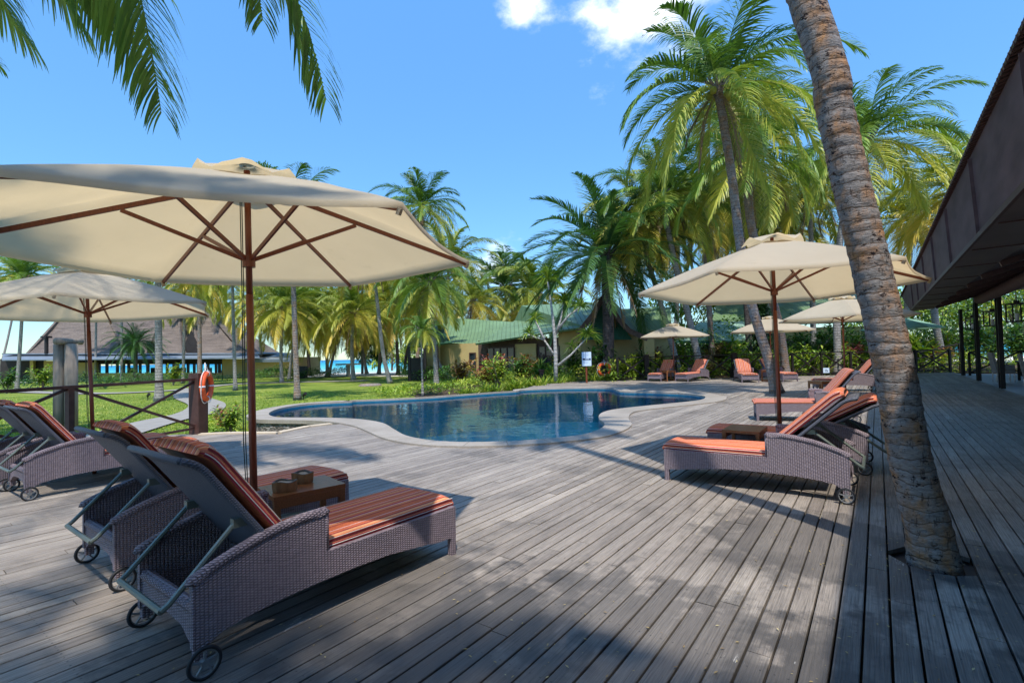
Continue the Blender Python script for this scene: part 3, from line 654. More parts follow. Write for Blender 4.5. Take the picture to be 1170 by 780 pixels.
def make_lounger(recline=45.0, mat='stripe', detail=True, lower=0.0):
    root = empty('sun_lounger', (0, 0, 0)); HW = .36; th = .035
    # side panels with arched bottom and raised arm
    top = [(-.03, .44), (.05, .475), (.15, .51), (.27, .545), (.40, .57), (.52, .583), (.66, .585)]
    seat = [(.662, .36), (.9, .355), (1.3, .35), (1.72, .345)]
    bot = [(1.72, .125), (1.55, .135), (1.35, .165), (1.1, .195), (.85, .205), (.6, .205), (.4, .20), (.22, .185), (.10, .165), (.045, .135), (-.03, .13)]
    fr = None
    for sgn in (1, -1):
        b = MB(); poly = top+seat+bot; y0, y1 = sgn*HW, sgn*(HW-th)
        # panel as vertical strips so that faces stay convex
        xs = sorted(set([p[0] for p in poly]+[.661]))
        def interp(L_, x):
            L_ = sorted(L_)
            for (a, za), (c, zc) in zip(L_, L_[1:]):
                if a <= x <= c: return za+(zc-za)*(x-a)/(c-a) if c > a else za
            return L_[0][1] if x < L_[0][0] else L_[-1][1]
        for xa, xc in zip(xs, xs[1:]):
            if xc-xa < .0005: continue
            tl = top if xa < .6605 else seat
            if xa == .66: tl = seat
            za, zc = interp(tl, xa), interp(tl, xc); ba, bc = interp(bot, xa), interp(bot, xc)
            P_ = [(xa, y0, ba), (xc, y0, bc), (xc, y0, zc), (xa, y0, za), (xa, y1, ba), (xc, y1, bc), (xc, y1, zc), (xa, y1, za)]
            b.add(P_, [(0, 1, 2, 3), (7, 6, 5, 4), (3, 2, 6, 7), (0, 4, 5, 1)])
        b.face([(-.03, y0, .13), (-.03, y1, .13), (-.03, y1, .44), (-.03, y0, .44)]); b.face([(1.72, y0, .125), (1.72, y1, .125), (1.72, y1, .345), (1.72, y0, .345)]); b.face([(.66, y0, .36), (.66, y1, .36), (.66, y1, .585), (.66, y0, .585)])
        pn = b.build('side_panel', M['wicker'], root)
        a = MB(); yc = sgn*(HW-th/2); a.tube([(x, yc, z) for x, z in [(-.03, .43)]+top+[(.663, .575)]], .028, 8); a.tube([(.662, yc, .585), (.662, yc, .37)], .02, 6); a.build('arm_roll', M['wicker'], pn, True)
    b = MB()
    b.box((1.69, -HW+th, .13), (1.722, HW-th, .342)); b.build('foot_panel', M['wicker'], root)
    b = MB(); arch = [(-HW+th, .13), (-.2, .20), (0, .215), (.2, .20), (HW-th, .13)]
    for (ya, za), (yc, zc) in zip(arch, arch[1:]):
        b.add([(-.02, ya, za), (-.02, yc, zc), (-.02, yc, .30), (-.02, ya, .30), (.03, ya, za), (.03, yc, zc), (.03, yc, .30), (.03, ya, .30)], [(0, 3, 2, 1), (4, 5, 6, 7), (3, 7, 6, 2), (0, 1, 5, 4)])
    b.tube([(0, -HW+.03, .305), (0, HW-.03, .305)], .03, 8); b.build('head_panel', M['wicker'], root)
    b = MB(); b.box((.44, -HW+th, .30), (1.69, HW-th, .335)); b.build('seat_base', M['wicker'], root)
    for sgn in (1, -1):
        MB().box((1.672, sgn*HW-(.04 if sgn > 0 else 0), 0), (1.718, sgn*HW+(.04 if sgn < 0 else 0), .13)).build('leg', M['wicker'], root)
        lg = MB().box((-.02, sgn*(HW-.02)-.018, .075), (.03, sgn*(HW-.02)+.018, .15)).build('leg', M['wicker'], root)
        yw = sgn*(HW+.035); wh = MB(); wh.tube([(.005, yw-.012, .075), (.005, yw+.012, .075)], .018, 10).tube([(.005, sgn*(HW-.02), .075), (.005, yw, .075)], .008, 6)
        for k in range(5):
            a = 2*math.pi*k/5+.3; wh.bar((.005+.014*math.cos(a), yw, .075+.014*math.sin(a)), (.005+.062*math.cos(a), yw, .075+.062*math.sin(a)), .008, .012, (0, 1, 0))
        cr = [(.005+.060*math.cos(2*math.pi*k/24), yw, .075+.060*math.sin(2*math.pi*k/24)) for k in range(24)]; wh.tube(cr, .006, 6, closed=True)
        w_ = wh.build('wheel', M['rim_grey'], root); cr = [(.005+.067*math.cos(2*math.pi*k/28), yw, .075+.067*math.sin(2*math.pi*k/28)) for k in range(28)]
        MB().tube(cr, .0095, 8, closed=True).build('tyre', M['rubber'], w_, True)
    # back rest: sling panel + cushion
    a = R(recline); px0, pz0 = (.455 if recline > 50 else .62), .36; ux, uz = -math.cos(a), math.sin(a); BL = .84 if recline > 50 else .98
    path = [(px0+ux*BL*t, pz0+uz*BL*t) for t in (0, .15, .3, .45, .6, .75, .84)]
    lx, lz = path[-1]
    for k in range(1, 6):
        aa = a-R(7*k); lx -= math.cos(aa)*.026; lz += math.sin(aa)*.026; path.append((lx, lz))
    nm = norms(path, -1)
    if nm[0][1] < 0: nm = [(-x, -z) for x, z in nm]
    v, f, uv = sweep(path, nm, rrect(.335, -.018, .012, .008, 2)); b = MB(); b.add(v, f, uvs=uv); bk = b.build('backrest', M['sling'], root)
    b = MB(); 
    for sy in (-.335, .335): b.tube([(x, sy, z) for x, z in path], .017, 8)
    b.tube([(path[-1][0], -.335, path[-1][1]), (path[-1][0], .335, path[-1][1])], .017, 8); b.build('back_frame', M['sling'], bk, True)
    # cushions
    hw = .305; tk = .075
    def pad(path_, name, o0=.0, puff=.012, ex=None):
        nm_ = norms(path_, -1)
        if nm_[len(nm_)//2][1] < 0: nm_ = [(-x, -z) for x, z in nm_]
        vs_ = []; fs = []; uvs_ = []; NS = 18; rings = []; L_ = 0
        for i, ((x, z), (nx, nz_)) in enumerate(zip(path_, nm_)):
            e = min(1, min(i, len(path_)-1-i)/2.0); e = math.sin(e*math.pi/2)
            ht = tk*(.55+.45*e); sec = []
            for k in range(NS+1):     # over the top
                y = hw-2*hw*k/NS; c = 1-abs(y/hw)**6; sec.append((y, ht*(.72+.28*c)+puff*(1-(y/hw)**2)))
            sec += [(-hw-.006, ht*.45), (-hw, .004), (hw, .004), (hw+.006, ht*.45)]
            rings.append([(x+nx*(o0+n_), y, z+nz_*(o0+n_)) for y, n_ in sec])
            if i: L_ += math.hypot(x-path_[i-1][0], z-path_[i-1][1])
            vs_ += rings[-1]; n = len(sec)
            if i:
                for k in range(n):
                    k2 = (k+1) % n; fs.append(((i-1)*n+k, (i-1)*n+k2, i*n+k2, i*n+k)); u0 = sec[k][0] if k <= NS else .3+k*.03; u1 = sec[k2][0] if k2 <= NS else .3+k2*.03
                    uvs_.append([(u0, L_), (u1, L_), (u1, L_), (u0, L_)])
        n = len(rings[0]); fs.append(tuple(range(n))); uvs_.append([(p[1], 0) for p in rings[0]]); fs.append(tuple(range((len(path_)-1)*n, len(path_)*n))[::-1]); uvs_.append([(p[1], 1) for p in rings[-1]][::-1])
        b_ = MB(); b_.add(vs_, fs, uvs=uvs_); o = b_.build(name, M[mat], root, True)
        if detail:      # side band with two lines of piping
            for sgn in (1, -1):
                for n_a, n_b, yo in ((.010, .020, .0065), (.044, .055, .0065)):
                    bb = MB()
                    for i in range(1, len(path_)-2):
                        q = []
                        for ii in (i, i+1):
                            (x, z), (nx, nz_) = path_[ii], nm_[ii]; q.append([(x+nx*(o0+n_), sgn*(hw+yo), z+nz_*(o0+n_)) for n_ in (n_a, n_b)])
                        bb.face([q[0][0], q[0][1], q[1][1], q[1][0]])
                    bb.build('band', M['band'], o, False)
                for n_ in (.024, .060): MB().tube([(x+nx*(o0+n_), sgn*(hw+.006-(.004 if n_ > .05 else 0)), z+nz_*(o0+n_)) for (x, z), (nx, nz_) in list(zip(path_, nm_))[1:-1]], .0028, 5).build('piping', M['piping'], o)
        return o
    pad([(.46, .343)]+[(.48+.02*k, .343) for k in range(1, 3)]+[(.65, .343)]+[(.75+.12*k, .342-.001*k) for k in range(0, 8)]+[(1.70, .335), (1.735, .332), (1.75, .33)], 'seat_cushion')
    # seat pad is slightly wider than the back pad
    bp = [(px0+ux*BL*t+.03, pz0+uz*BL*t+.02) for t in (.04, .07, .10, .25, .4, .55, .70, .82)]
    for sgn_k in range(1, 5):
        aa = a-R(6*sgn_k); x_, z_ = bp[-1]; bp.append((x_-math.cos(aa)*.024, z_+math.sin(aa)*.024))
    pad(bp, 'back_cushion', .012)
    # support bar
    sx, sz = px0+ux*BL*.46, pz0+uz*BL*.46; bx, bz = (-.13, .33) if recline > 35 else (-.20, .26); 
    b = MB(); nx, nz_ = -uz, -ux
    for sy in (-.285, .285): b.tube([(sx-.02, sy, sz-.02), (bx+.03, sy, bz+.02), (bx, sy*.98, bz)], .014, 8).box((sx-.05, sy-.02, sz-.055), (sx+.02, sy+.02, sz-.01))
    b.tube([(bx, -.285, bz), (bx, .285, bz)], .015, 8); b.build('support_bar', M['tube_metal'], root)
    return root
def place_lounger(o, wheel, foot, side=1):
    # wheel: ground point of the near wheel; foot: ground point of the near foot leg; side=+1 if the near side is local -y
    d = (foot-wheel); ang = math.atan2(d.y, d.x); o.rotation_euler = (0, 0, ang)
    yn = -.39*side; o.location = Vector((wheel.x, wheel.y, 0))-Vector((math.cos(ang)*0-math.sin(ang)*yn, math.sin(ang)*0+math.cos(ang)*yn, 0))
LG = 'purple brown wicker sun loungers with striped orange cushions'
A = make_lounger(54, 'stripe'); A2 = make_lounger(43, 'stripe'); B = make_lounger(30, 'stripe'); C_ = make_lounger(51.5, 'stripe_faded', False)
index_kids()
w1 = gp(232, 776); f1 = gp(525, 633); d1 = (f1-w1).normalized(); nL = Vector((-d1.y, d1.x, 0))
place_lounger(A, w1, f1); tag(A, 'nearest wicker sun lounger at the front left, whole side and a wheel in full view', 'sun lounger', LG)
used = {'A': True}
def put(proto, wheel, foot, label, side=1, first=False):
    o = proto if first else copy_tree(proto); place_lounger(o, wheel, foot, side); tag(o, label, 'sun lounger', LG); return o
w2 = gp(139, 675); put(A, w2, w2+d1*1.7, 'wicker sun lounger second from the front on the left, just behind the nearest one')
w3 = gp(33, 572); d3 = Vector((.57, .82, 0)).normalized(); put(A, w3, w3+d3*1.7, 'wicker sun lounger under the left edge parasol, the one on the pool side')
w4 = w3+Vector((-d3.y, d3.x, 0))*.84-d3*.05; put(A, w4, w4+d3*1.7, 'wicker sun lounger cut by the left edge of the photo beside the railing')
# right group
fR = gp(761, 549); wR = gp(968, 576); dR = (fR-wR).normalized()
put(A2, wR, fR, 'wicker sun lounger at the front of the right group, with its foot towards the pool', -1, True)
w6 = gp(989, 543); put(B, w6, w6+dR*1.7, 'wicker sun lounger with its back lowered furthest, behind the low table on the right', -1, True)
f7 = gp(866, 481); d7 = (gp(761, 549)-gp(968, 576)).normalized(); d7 = Vector((-.93, .37, 0)).normalized()
put(C_, f7-d7*1.7, f7, 'wicker sun lounger with pale orange cushion beside the foot of the leaning speckled palm', -1, True)
f8 = gp(934, 447); put(C_, f8-d7*1.7, f8, 'farthest wicker sun lounger of the right group, mostly behind the upright orange back cushion', -1)
# loungers along the back rail
def back_lounger(px, py, ang, label):
    p = gp(px, py)-Vector((math.cos(R(ang)), math.sin(R(ang)), 0))*1.7; o = copy_tree(C_); o.rotation_euler = (0, 0, R(ang)); o.location = p; tag(o, label, 'sun lounger', LG)
back_lounger(748, 435.6, 228, 'far wicker sun lounger left of the small table under the small parasol')
back_lounger(779, 435.8, 216, 'far wicker sun lounger right of the small table under the small parasol')
back_lounger(857.5, 437, 256, 'far wicker sun lounger facing us just left of the speckled palm trunk')
back_lounger(903, 436, 276, 'far wicker sun lounger facing us right of the big parasol pole')
# ---------------------------------------------------------------- side tables and bowls
def make_table(sx=.42, sy=.53, h=.48, detail=True):
    root = empty('side_table', (0, 0, 0)); t = .032
    tp = MB(); n = 6; wd = (sx-.0)/n
    for i in range(n): tp.box((-sx/2+i*wd+.0006, -sy/2, h-t), (-sx/2+(i+1)*wd-.0006, sy/2, h))
    tp.build('table_top', M['table_wood'], root)
    for sgn in (-1, 1):
        f = MB(); x0 = sgn*sx/2; xa, xb = sorted((x0, x0-sgn*.045))
        xa += .001; xb -= .001
        f.box((xa, -sy/2+.002, 0), (xb, -sy/2+.047, h-t-.001)); f.box((xa, sy/2-.047, 0), (xb, sy/2-.002, h-t-.001)); f.box((xa, -sy/2+.047, h-t-.06), (xb, sy/2-.047, h-t-.001)); f.box((xa, -sy/2+.047, .03), (xb, sy/2-.047, .07))
        f.build('leg_frame', M['table_wood'], root, bevel=.003 if detail else 0)
    b = MB().box((-sx/2+.05, -sy/2+.02, h-t-.055), (sx/2-.05, -sy/2+.045, h-t-.002)); b.build('apron', M['table_wood'], root)
    return root
TG = 'low wooden side tables between loungers'
t0 = make_table(); index_kids()
ang1 = R(42.4)+math.pi/2; ct = Vector((-1.67, 3.92, 0))
t0.location = (ct.x, ct.y, 0); t0.rotation_euler = (0, 0, ang1); tag(t0, 'low brown wooden table with two log bowls on it between the front left loungers', 'side table', TG)
def put_table(p, rz, label, s=1.0):
    o = copy_tree(t0); o.location = (p.x, p.y, 0); o.rotation_euler = (0, 0, rz); o.scale = (s, s, s); tag(o, label, 'side table', TG); return o
nR = Vector((-dR.y, dR.x, 0)); nR = nR if nR.y > 0 else -nR
pT = gp(852, 489, .48); put_table(Vector((pT.x, pT.y+.02, 0)), math.atan2(dR.y, dR.x), 'empty low wooden table beside the right parasol pole', 1.0)
pT = gp(938, 442, .3); put_table(pT, .2, 'empty low wooden table behind the upright orange cushion on the right')
pT = gp(764.5, 435.3); put_table(pT, .1, 'small far wooden table between the two loungers under the small parasol', 1.1)
pT = gp(880, 436); put_table(pT, .1, 'far wooden table mostly hidden behind the speckled palm trunk', 1.1)
def make_bowl(p, r, h, label, seed):
    root = empty('log_bowl', p); rr = random.Random(seed); K = 26; lob = [1+.09*math.sin(2*math.pi*k/K*2+seed)+.05*math.sin(2*math.pi*k/K*3+1.3*seed)+rr.uniform(-.012, .012) for k in range(K)]
    def rg(f, z): return [(r*f*lob[k]*math.cos(2*math.pi*k/K), r*f*lob[k]*math.sin(2*math.pi*k/K)*.86, z+(.006*math.sin(k*.7+seed) if z > .03 else 0)) for k in range(K)]
    def strip(b_, rings):
        for ra, rb in zip(rings, rings[1:]):
            for k in range(K): b_.face([ra[k], ra[(k+1) % K], rb[(k+1) % K], rb[k]])
    b_ = MB(); strip(b_, [rg(.92, 0), rg(.97, h*.35), rg(1, h*.97)]); b_.build('bowl_wall', M['bowl_wood'], root)
    b_ = MB(); strip(b_, [rg(1, h*.97), rg(.96, h), rg(.80, h), rg(.74, h*.8)]); b_.build('rim', M['bowl_rim'], root)
    b_ = MB(); b_.face(rg(.76, h*.82)); b_.build('sand_filling', M['sandfill'], root)
    tag(root, label, 'bowl', 'log bowls on the front table')
pb = gp(325, 560.5, .482); make_bowl((pb.x, pb.y, .482), .083, .075, 'round hollow log bowl filled with sand, nearer the parasol pole', 1.0)
pb = gp(346, 550.5, .482); make_bowl((pb.x, pb.y, .482), .083, .08, 'hollow log bowl with an uneven bark rim, the farther one on the table', 2.4)
# ---------------------------------------------------------------- railings
def fence_run(name, P0, P1, h, n, mat, label, post=.09, xmat=None, lower=.12, bigs=(), big=.16, skip0=False, xx=True):
    root = empty(name, P0); d = (P1-P0); Lg = d.length; d.normalize()
    def at_(s_, z): return d*s_+Vector((0, 0, z))
    MB().bar(at_(0, h), at_(Lg, h), post*.9, .05).build('top_rail', mat, root)
    MB().bar(at_(0, lower), at_(Lg, lower), post*.5, .045).build('bottom_rail', mat, root)
    st = Lg/n
    for i in range(n+1):
        if skip0 and i == 0: continue
        bg_ = i in bigs; p_ = (big if bg_ else post); hh = h+.12 if bg_ else h-.026
        m_ = Matrix.Rotation(math.atan2(d.y, d.x), 4, 'Z'); m_.translation = at_(st*i, 0); MB().box((-p_/2, -p_/2, -.25), (p_/2, p_/2, hh), m_).build('post', mat, root)
    if xx:
        for i in range(n):
            a, c = st*i+post/2, st*(i+1)-post/2; off = Vector((-d.y, d.x, 0))*.012; bw_ = .045 if P0.y < 15 else .07
            MB().bar(at_(a, lower+.02)+off, at_(c, h-.03)+off, .03, bw_).bar(at_(a, h-.03)-off, at_(c, lower+.02)-off, .03, bw_).build('cross_brace', mat, root)
    return tag(root, label, 'railing')
hl = at(227, 433, FP.y).z
P_l = gp(0, 447, hl); P_l.z = 0; Pp = Vector((FP.x, FP.y, 0)); dd = (Pp-P_l).normalized(); run = 2.45
nseg = 4; st = run
fence_run('deck_railing', Pp, Pp-dd*st*nseg, hl, nseg, M['dark_wood'], 'brown wooden railing with crossed braces along the left edge of the deck', .085, bigs=(0,), big=.24, skip0=False)
# far railing
ph = col(1000, zf).z
hz_ = 1.2
fa = col(706, zf); fb = col(1006, zf); fc = col(1086, zf-.0)
fence_run('back_railing', fa, fb, hz_, 9, M['black_wood'], 'dark railing with crossed braces along the back of the deck behind the far loungers', .10, bigs=(1, 4), big=.22)
fence_run('back_railing', col(1008.5, zf), fc, hz_, 2, M['black_wood'], 'dark railing section between the thick palm trunk and the covered terrace posts', .10)
r2 = empty('ramp_railing', col(1050, zf+2.2)); tag(r2, 'dark slanting ramp railing of thin bars behind the railing by the terrace', 'railing')
b = MB()
for k in range(4): b.bar((-2.2, .02*k, -.35+k*.33), (2.6, .02*k, .55+k*.33), .05, .05)
b.build('sloping_rail', M['black_wood'], r2); b = MB()
for k in range(4): b.bar((-2.1+1.5*k, .05, -.5), (-2.1+1.5*k, .05, .7+.28*k), .07, .07)
b.build('post', M['black_wood'], r2)
fence_run('terrace_railing', QT(3.4, 31.2), QT(12, 31.2), 1.1, 5, M['black_wood'], 'dark railing closing the far end of the covered terrace', .09)
# ---------------------------------------------------------------- life rings
def make_ring(name_loc, rot, label, r=.29, tube=.062):
    root = empty('life_ring', name_loc); root.rotation_euler = rot; K = 40
    MB().tube([(r*math.cos(2*math.pi*k/K), 0, r*math.sin(2*math.pi*k/K)) for k in range(K)], tube, 12, closed=True).build('ring', M['orange'], root, True)
    for q in range(4):
        a0 = math.pi/2*q+math.pi/4*0; MB().tube([(r*math.cos(a0+s_), 0, r*math.sin(a0+s_)) for s_ in (-.06, 0, .06)], tube+.003, 12).build('band', M['white'], root, True)
    pts = []
    for k in range(33):
        a = 2*math.pi*k/32; rr_ = r+tube+.005+.055*abs(math.sin(2*a)); pts.append((rr_*math.cos(a), 0, rr_*math.sin(a)-.02*abs(math.sin(2*a))))
    MB().tube(pts, .008, 6).build('rope', M['rope'], root)
    MB().tube([(-.08, 0, r+.05), (0, .03, r+.22), (.08, 0, r+.05)], .011, 6).build('hanger', M['rope'], root)
    return tag(root, label, 'life ring', 'orange life rings')
pr = at(239, 441, FP.y-.05); make_ring((FP.x+.21, FP.y-.06, pr.z), (0, 0, R(104)), 'orange life ring with white rope hung on the brown end post at the left', .255, .055)
Yr = gp(690, 434).y-.45; pr = at(690.5, 422, Yr); make_ring((pr.x, pr.y, pr.z), (0, 0, 0), 'orange life ring on a dark post at the back edge of the pool', .30, .075)
pp_ = col(690.8, Yr+.16); b = MB().box((-.13, -.08, -.25), (.13, .08, 1.12)); o = b.build('ring_post', M['black_wood']); o.location = (pp_.x, pp_.y, 0); tag(o, 'dark thick post holding the life ring behind the pool', 'post')
# ---------------------------------------------------------------- signs
def make_sign():
    Ys = gp(671, 437.5).y; p = col(671, Ys); z0 = at(671, 418, Ys).z; z1 = at(671, 402, Ys).z; wd = 10.6/F*Ys/2; root = empty('notice_board', p)
    MB().box((-.06, .02, -.3), (.02, .08, z0+.1)).build('post', M['umb_wood'], root)
    s_ = MB().box((-wd, -.02, z0), (wd, .018, z1)).build('panel', M['signblue'], root, bevel=.004)
    H_ = z1-z0; b_ = MB(); b_.box((-wd*.88, -.026, z0+H_*.42), (wd*.88, -.021, z0+H_*.55)); b_.build('dark_strip', M['signdark'], s_)
    b_ = MB(); rr = random.Random(2)
    for k, (fz, l) in enumerate([(.86, .5), (.77, .7), (.70, .6), (.33, .7), (.26, .5), (.19, .65)]):
        x = -wd*.8
        while x < -wd*.8+wd*1.6*l:
            l_ = rr.uniform(.02, .05); b_.box((x, -.0235, z0+H_*fz-.006), (min(x+l_, wd*.85), -.0212, z0+H_*fz+.006)); x += l_+.012
    b_.build('small_print', simple('print_grey', (.25, .33, .42)), s_)
    b_ = MB(); 
    for k in range(4): x = -wd*.35+k*wd*.23; b_.box((x, -.0285, z0+H_*.455), (x+wd*.13, -.0265, z0+H_*.515))
    b_.build('strip_text', M['signblue'], s_)
    tag(root, 'pale blue notice board with a dark strip on a thin post behind the pool', 'sign')
make_sign()
p = at(944, 423, zf-.08); o = MB().box((-.16, -.01, -.13), (.16, .01, .13)).build('rail_sign', M['signblue']); o.location = p; tag(o, 'small pale blue notice fixed low on the back railing', 'sign')
b = MB(); b.bar((-.07, -.015, -.02), (-.01, -.015, .05), .008, .018); b.bar((-.01, -.015, .05), (.07, -.015, -.03), .008, .018); b.bar((-.06, -.015, -.05), (.08, -.015, -.05), .008, .015); b.build('pictogram', M['signdark'], o)
# ---------------------------------------------------------------- log posts by the railing
lp = gp(75, 491, LAWN); lr = empty('log_posts', (lp.x, lp.y, LAWN)); tag(lr, 'pair of thick weathered log posts topped with a log, standing behind the left railing', 'post')
zt = at(75, 393, lp.y).z-LAWN; sp = 6.4/F*lp.y
for sgn in (-1, 1): MB().tube([(sgn*sp, 0, -.1), (sgn*sp*1.0, 0, zt*.5), (sgn*sp, 0, zt)], [sp*.98, sp*.95, sp*.93], 16).build('log_post', M['log'], lr, True)
MB().tube([(sp*.2, -.35, zt+.07), (sp*.9, .35, zt+.07)], .085, 12).tube([(-sp*2, .1, zt+.03), (-sp*.2, -.2, zt+.10)], .07, 10).build('cap_log', M['log'], lr, True)
# ---------------------------------------------------------------- covered terrace at the right
ter = empty('terrace_roof', (0, 0, 0)); tag(ter, 'dark deep eaves of the covered terrace at the right edge', 'roof')
def quadstrip(b_, A, B_, n=30):
    la = (A[1]-A[0]).length
    for i in range(n):
        t0_, t1_ = i/n, (i+1)/n; a0 = A[0].lerp(A[1], t0_); a1 = A[0].lerp(A[1], t1_); c0 = B_[0].lerp(B_[1], t0_); c1 = B_[0].lerp(B_[1], t1_); w_ = (c0-a0).length
        b_.add([a0, a1, c1, c0], [(0, 1, 2, 3)], uvs=[[(la*t0_, 0), (la*t1_, 0), (la*t1_, w_), (la*t0_, w_)]])
# pixel-fitted ends: A = roof edge, Bq = lower outer edge, Cq = inner soffit edge
def qt_of(p): return p.x*PR.x+p.y*PR.y, p.x*D.x+p.y*D.y
qa2, ha = 1.10, 3.98; qb, hb = 1.15, 2.85; qc, hc = 1.75, 2.86
TA, TB, TC = 33, 26, 25.4
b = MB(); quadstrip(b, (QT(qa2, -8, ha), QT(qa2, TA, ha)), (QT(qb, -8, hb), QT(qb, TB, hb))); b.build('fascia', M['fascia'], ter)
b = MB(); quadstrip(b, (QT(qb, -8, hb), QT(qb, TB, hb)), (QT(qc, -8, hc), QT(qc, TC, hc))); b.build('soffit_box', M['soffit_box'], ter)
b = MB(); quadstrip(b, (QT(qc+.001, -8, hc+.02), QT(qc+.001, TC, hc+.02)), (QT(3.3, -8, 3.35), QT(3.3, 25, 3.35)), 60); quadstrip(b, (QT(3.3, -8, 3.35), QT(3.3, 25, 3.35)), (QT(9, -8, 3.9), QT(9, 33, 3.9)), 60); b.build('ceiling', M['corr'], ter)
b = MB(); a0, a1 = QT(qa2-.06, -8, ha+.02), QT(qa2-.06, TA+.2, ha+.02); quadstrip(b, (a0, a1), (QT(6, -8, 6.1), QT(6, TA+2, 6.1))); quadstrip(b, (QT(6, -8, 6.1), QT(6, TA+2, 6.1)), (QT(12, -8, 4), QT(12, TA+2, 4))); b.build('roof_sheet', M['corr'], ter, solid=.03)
b = MB()
for i in range(380):
    t = -8+i*.105; b.tube([QT(qa2-.07, t, ha+.035), QT(qa2+.1, t, ha+.06)], .022, 6)
b.build('roof_edge', M['fascia'], ter)
for t in range(-6, 25, 3):
    k_ = 1; MB().bar(QT(qa2-.012, t, ha-.05), QT(qb-.012, t, hb+.03), .05, .014, D).build('fascia_batten', M['fascia'], ter)
MB().bar(QT(qb-.02, -8, hb+.03), QT(qb-.02, TB, hb+.03), .035, .07).build('fascia_trim', M['dark_wood'], ter)
for t in range(-6, 25, 2): MB().bar(QT(qb+.03, t, hb-.008), QT(qc-.02, t, hc-.008), .03, .012).build('soffit_batten', M['dark_wood'], ter)
for k in range(0, 16): t = -6+k*2; MB().bar(QT(qc+.02, t, hc-.03), QT(3.2, t, 3.29), .07, .10).build('rafter', M['dark_wood'], ter)
b = MB(); b.face([QT(qa2, TA, ha), QT(qb, TB, hb), QT(qc, TC, hc), QT(3.3, 25, 3.35), QT(9, 33, 3.9), QT(6, TA+2, 6.1)]); b.build('gable_end', M['fascia'], ter)
b = MB(); b.tube([QT(2.98, t, 3.02) for t in range(-8, 26, 2)], .17, 12); b.build('rolled_blind', simple('blind', (.13, .085, .075), .7, .15, 5), ter, True)
b = MB(); b.bar(QT(3.2, -8, 3.22), QT(3.2, 27, 3.22), .14, .22); b.build('beam', M['black_wood'], ter)
b = MB(); b.face([QT(3.17, -8, .006), QT(3.17, 33, .006), QT(9.4, 33, .006), QT(9.4, -8, .006)]); b.face([QT(3.17, -8, .006), QT(3.17, -8, -.2), QT(3.17, 33, -.2), QT(3.17, 33, .006)]); tag(b.build('terrace_floor', M['stone_floor']), kind='structure')
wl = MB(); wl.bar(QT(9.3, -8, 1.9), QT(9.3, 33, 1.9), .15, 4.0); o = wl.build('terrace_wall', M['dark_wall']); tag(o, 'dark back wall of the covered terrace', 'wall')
def qpost(t, label, q=3.2):
    root = empty('terrace_post', QT(q, t)); root.rotation_euler = (0, 0, math.atan2(D.y, D.x))
    for k in (-.17, .17): MB().box((k-.055, -.055, 0), (k+.055, .055, 3.1)).build('upright', M['black_wood'], root)
    MB().box((-.115, -.045, .5), (.115, .045, 1.1)).build('infill', M['black_wood'], root)
    tag(root, label, 'post', 'black double posts of the terrace'); return root
qpost(31.5, 'black double terrace post farthest away, where the back railing ends'); qpost(27, 'black double terrace post second farthest from us'); qpost(22.4, 'black double terrace post in front of the wicker dining chairs'); qpost(17, 'black double terrace post outside the right edge')
def lantern(q, t, z, label):
    root = empty('lantern', QT(q, t, z)); root.rotation_euler = (0, 0, R(20)); b_ = MB(); s_ = .17; hh = .52
    for a in (-1, 1):
        for c in (-1, 1): b_.bar((a*s_, c*s_, -hh/2), (a*s_, c*s_, hh/2), .03, .03)
    for zz in (-hh/2, hh/2): b_.box((-s_-.02, -s_-.02, zz-.02), (s_+.02, s_+.02, zz+.02))
    b_.build('lantern_frame', M['black_wood'], root); MB().tube([(0, 0, hh/2), (0, 0, 3.15-z)], .01, 5).build('chain', M['black_wood'], root)
    MB().tube([(0, 0, -hh/2+.02), (0, 0, -.02)], .05, 10).build('candle', M['white'], root)
    MB().box((-.05, -.05, hh/2+.02), (.05, .05, hh/2+.1)).build('cap', M['black_wood'], root); tag(root, label, 'lantern', 'square black hanging lanterns')
lantern(3.35, 29.2, 2.35, 'square black lantern hanging at the far end of the terrace'); lantern(3.35, 24.6, 2.35, 'square black lantern in the middle of the row'); lantern(3.35, 20.7, 2.35, 'nearest square black lantern by the right edge')
def dchair(p, rz, label):
    root = empty('dining_chair', p); root.rotation_euler = (0, 0, rz)
    MB().box((-.27, -.27, .34), (.27, .27, .46)).build('seat', M['chair_wicker'], root, bevel=.03)
    b_ = MB()
    for i in range(6): z0, z1 = .46+i*.11, .46+(i+1)*.11; b_.box((-.29+.005*i, .20+.018*i, z0), (.29-.005*i, .27+.018*i, z1+.001*(i < 5)))
    b_.build('backrest', M['chair_wicker'], root)
    for a in (-1, 1): MB().box((a*.27-.03, -.25, .46), (a*.27+.03, .2, .66)).build('armrest', M['chair_wicker'], root, bevel=.02)
    for a in (-.24, .24):
        for c in (-.24, .24): MB().tube([(a, c, 0), (a, c, .34)], .018, 8).build('leg', M['chrome'], root)
    tag(root, label, 'chair', 'wicker dining chairs on the terrace'); return root
dchair(QT(3.75, 25.9), R(60), 'wicker dining chair seen from behind, left of the post nearest the right edge')
dchair(QT(3.8, 21.4), R(48), 'wicker dining chair at the right edge of the photo'); dchair(QT(5.5, 27.2), R(235), 'wicker dining chair on the far side of the dark dining table')
def dtable(p, rz, label):
    root = empty('dining_table', p); root.rotation_euler = (0, 0, rz); MB().box((-.9, -.45, .70), (.9, .45, .76)).build('table_top', M['black_wood'], root)
    for a in (-.8, .8):
        for c in (-.36, .36): MB().box((a-.04, c-.04, 0), (a+.04, c+.04, .70)).build('leg', M['black_wood'], root)
    tag(root, label, 'table', 'dark dining tables')
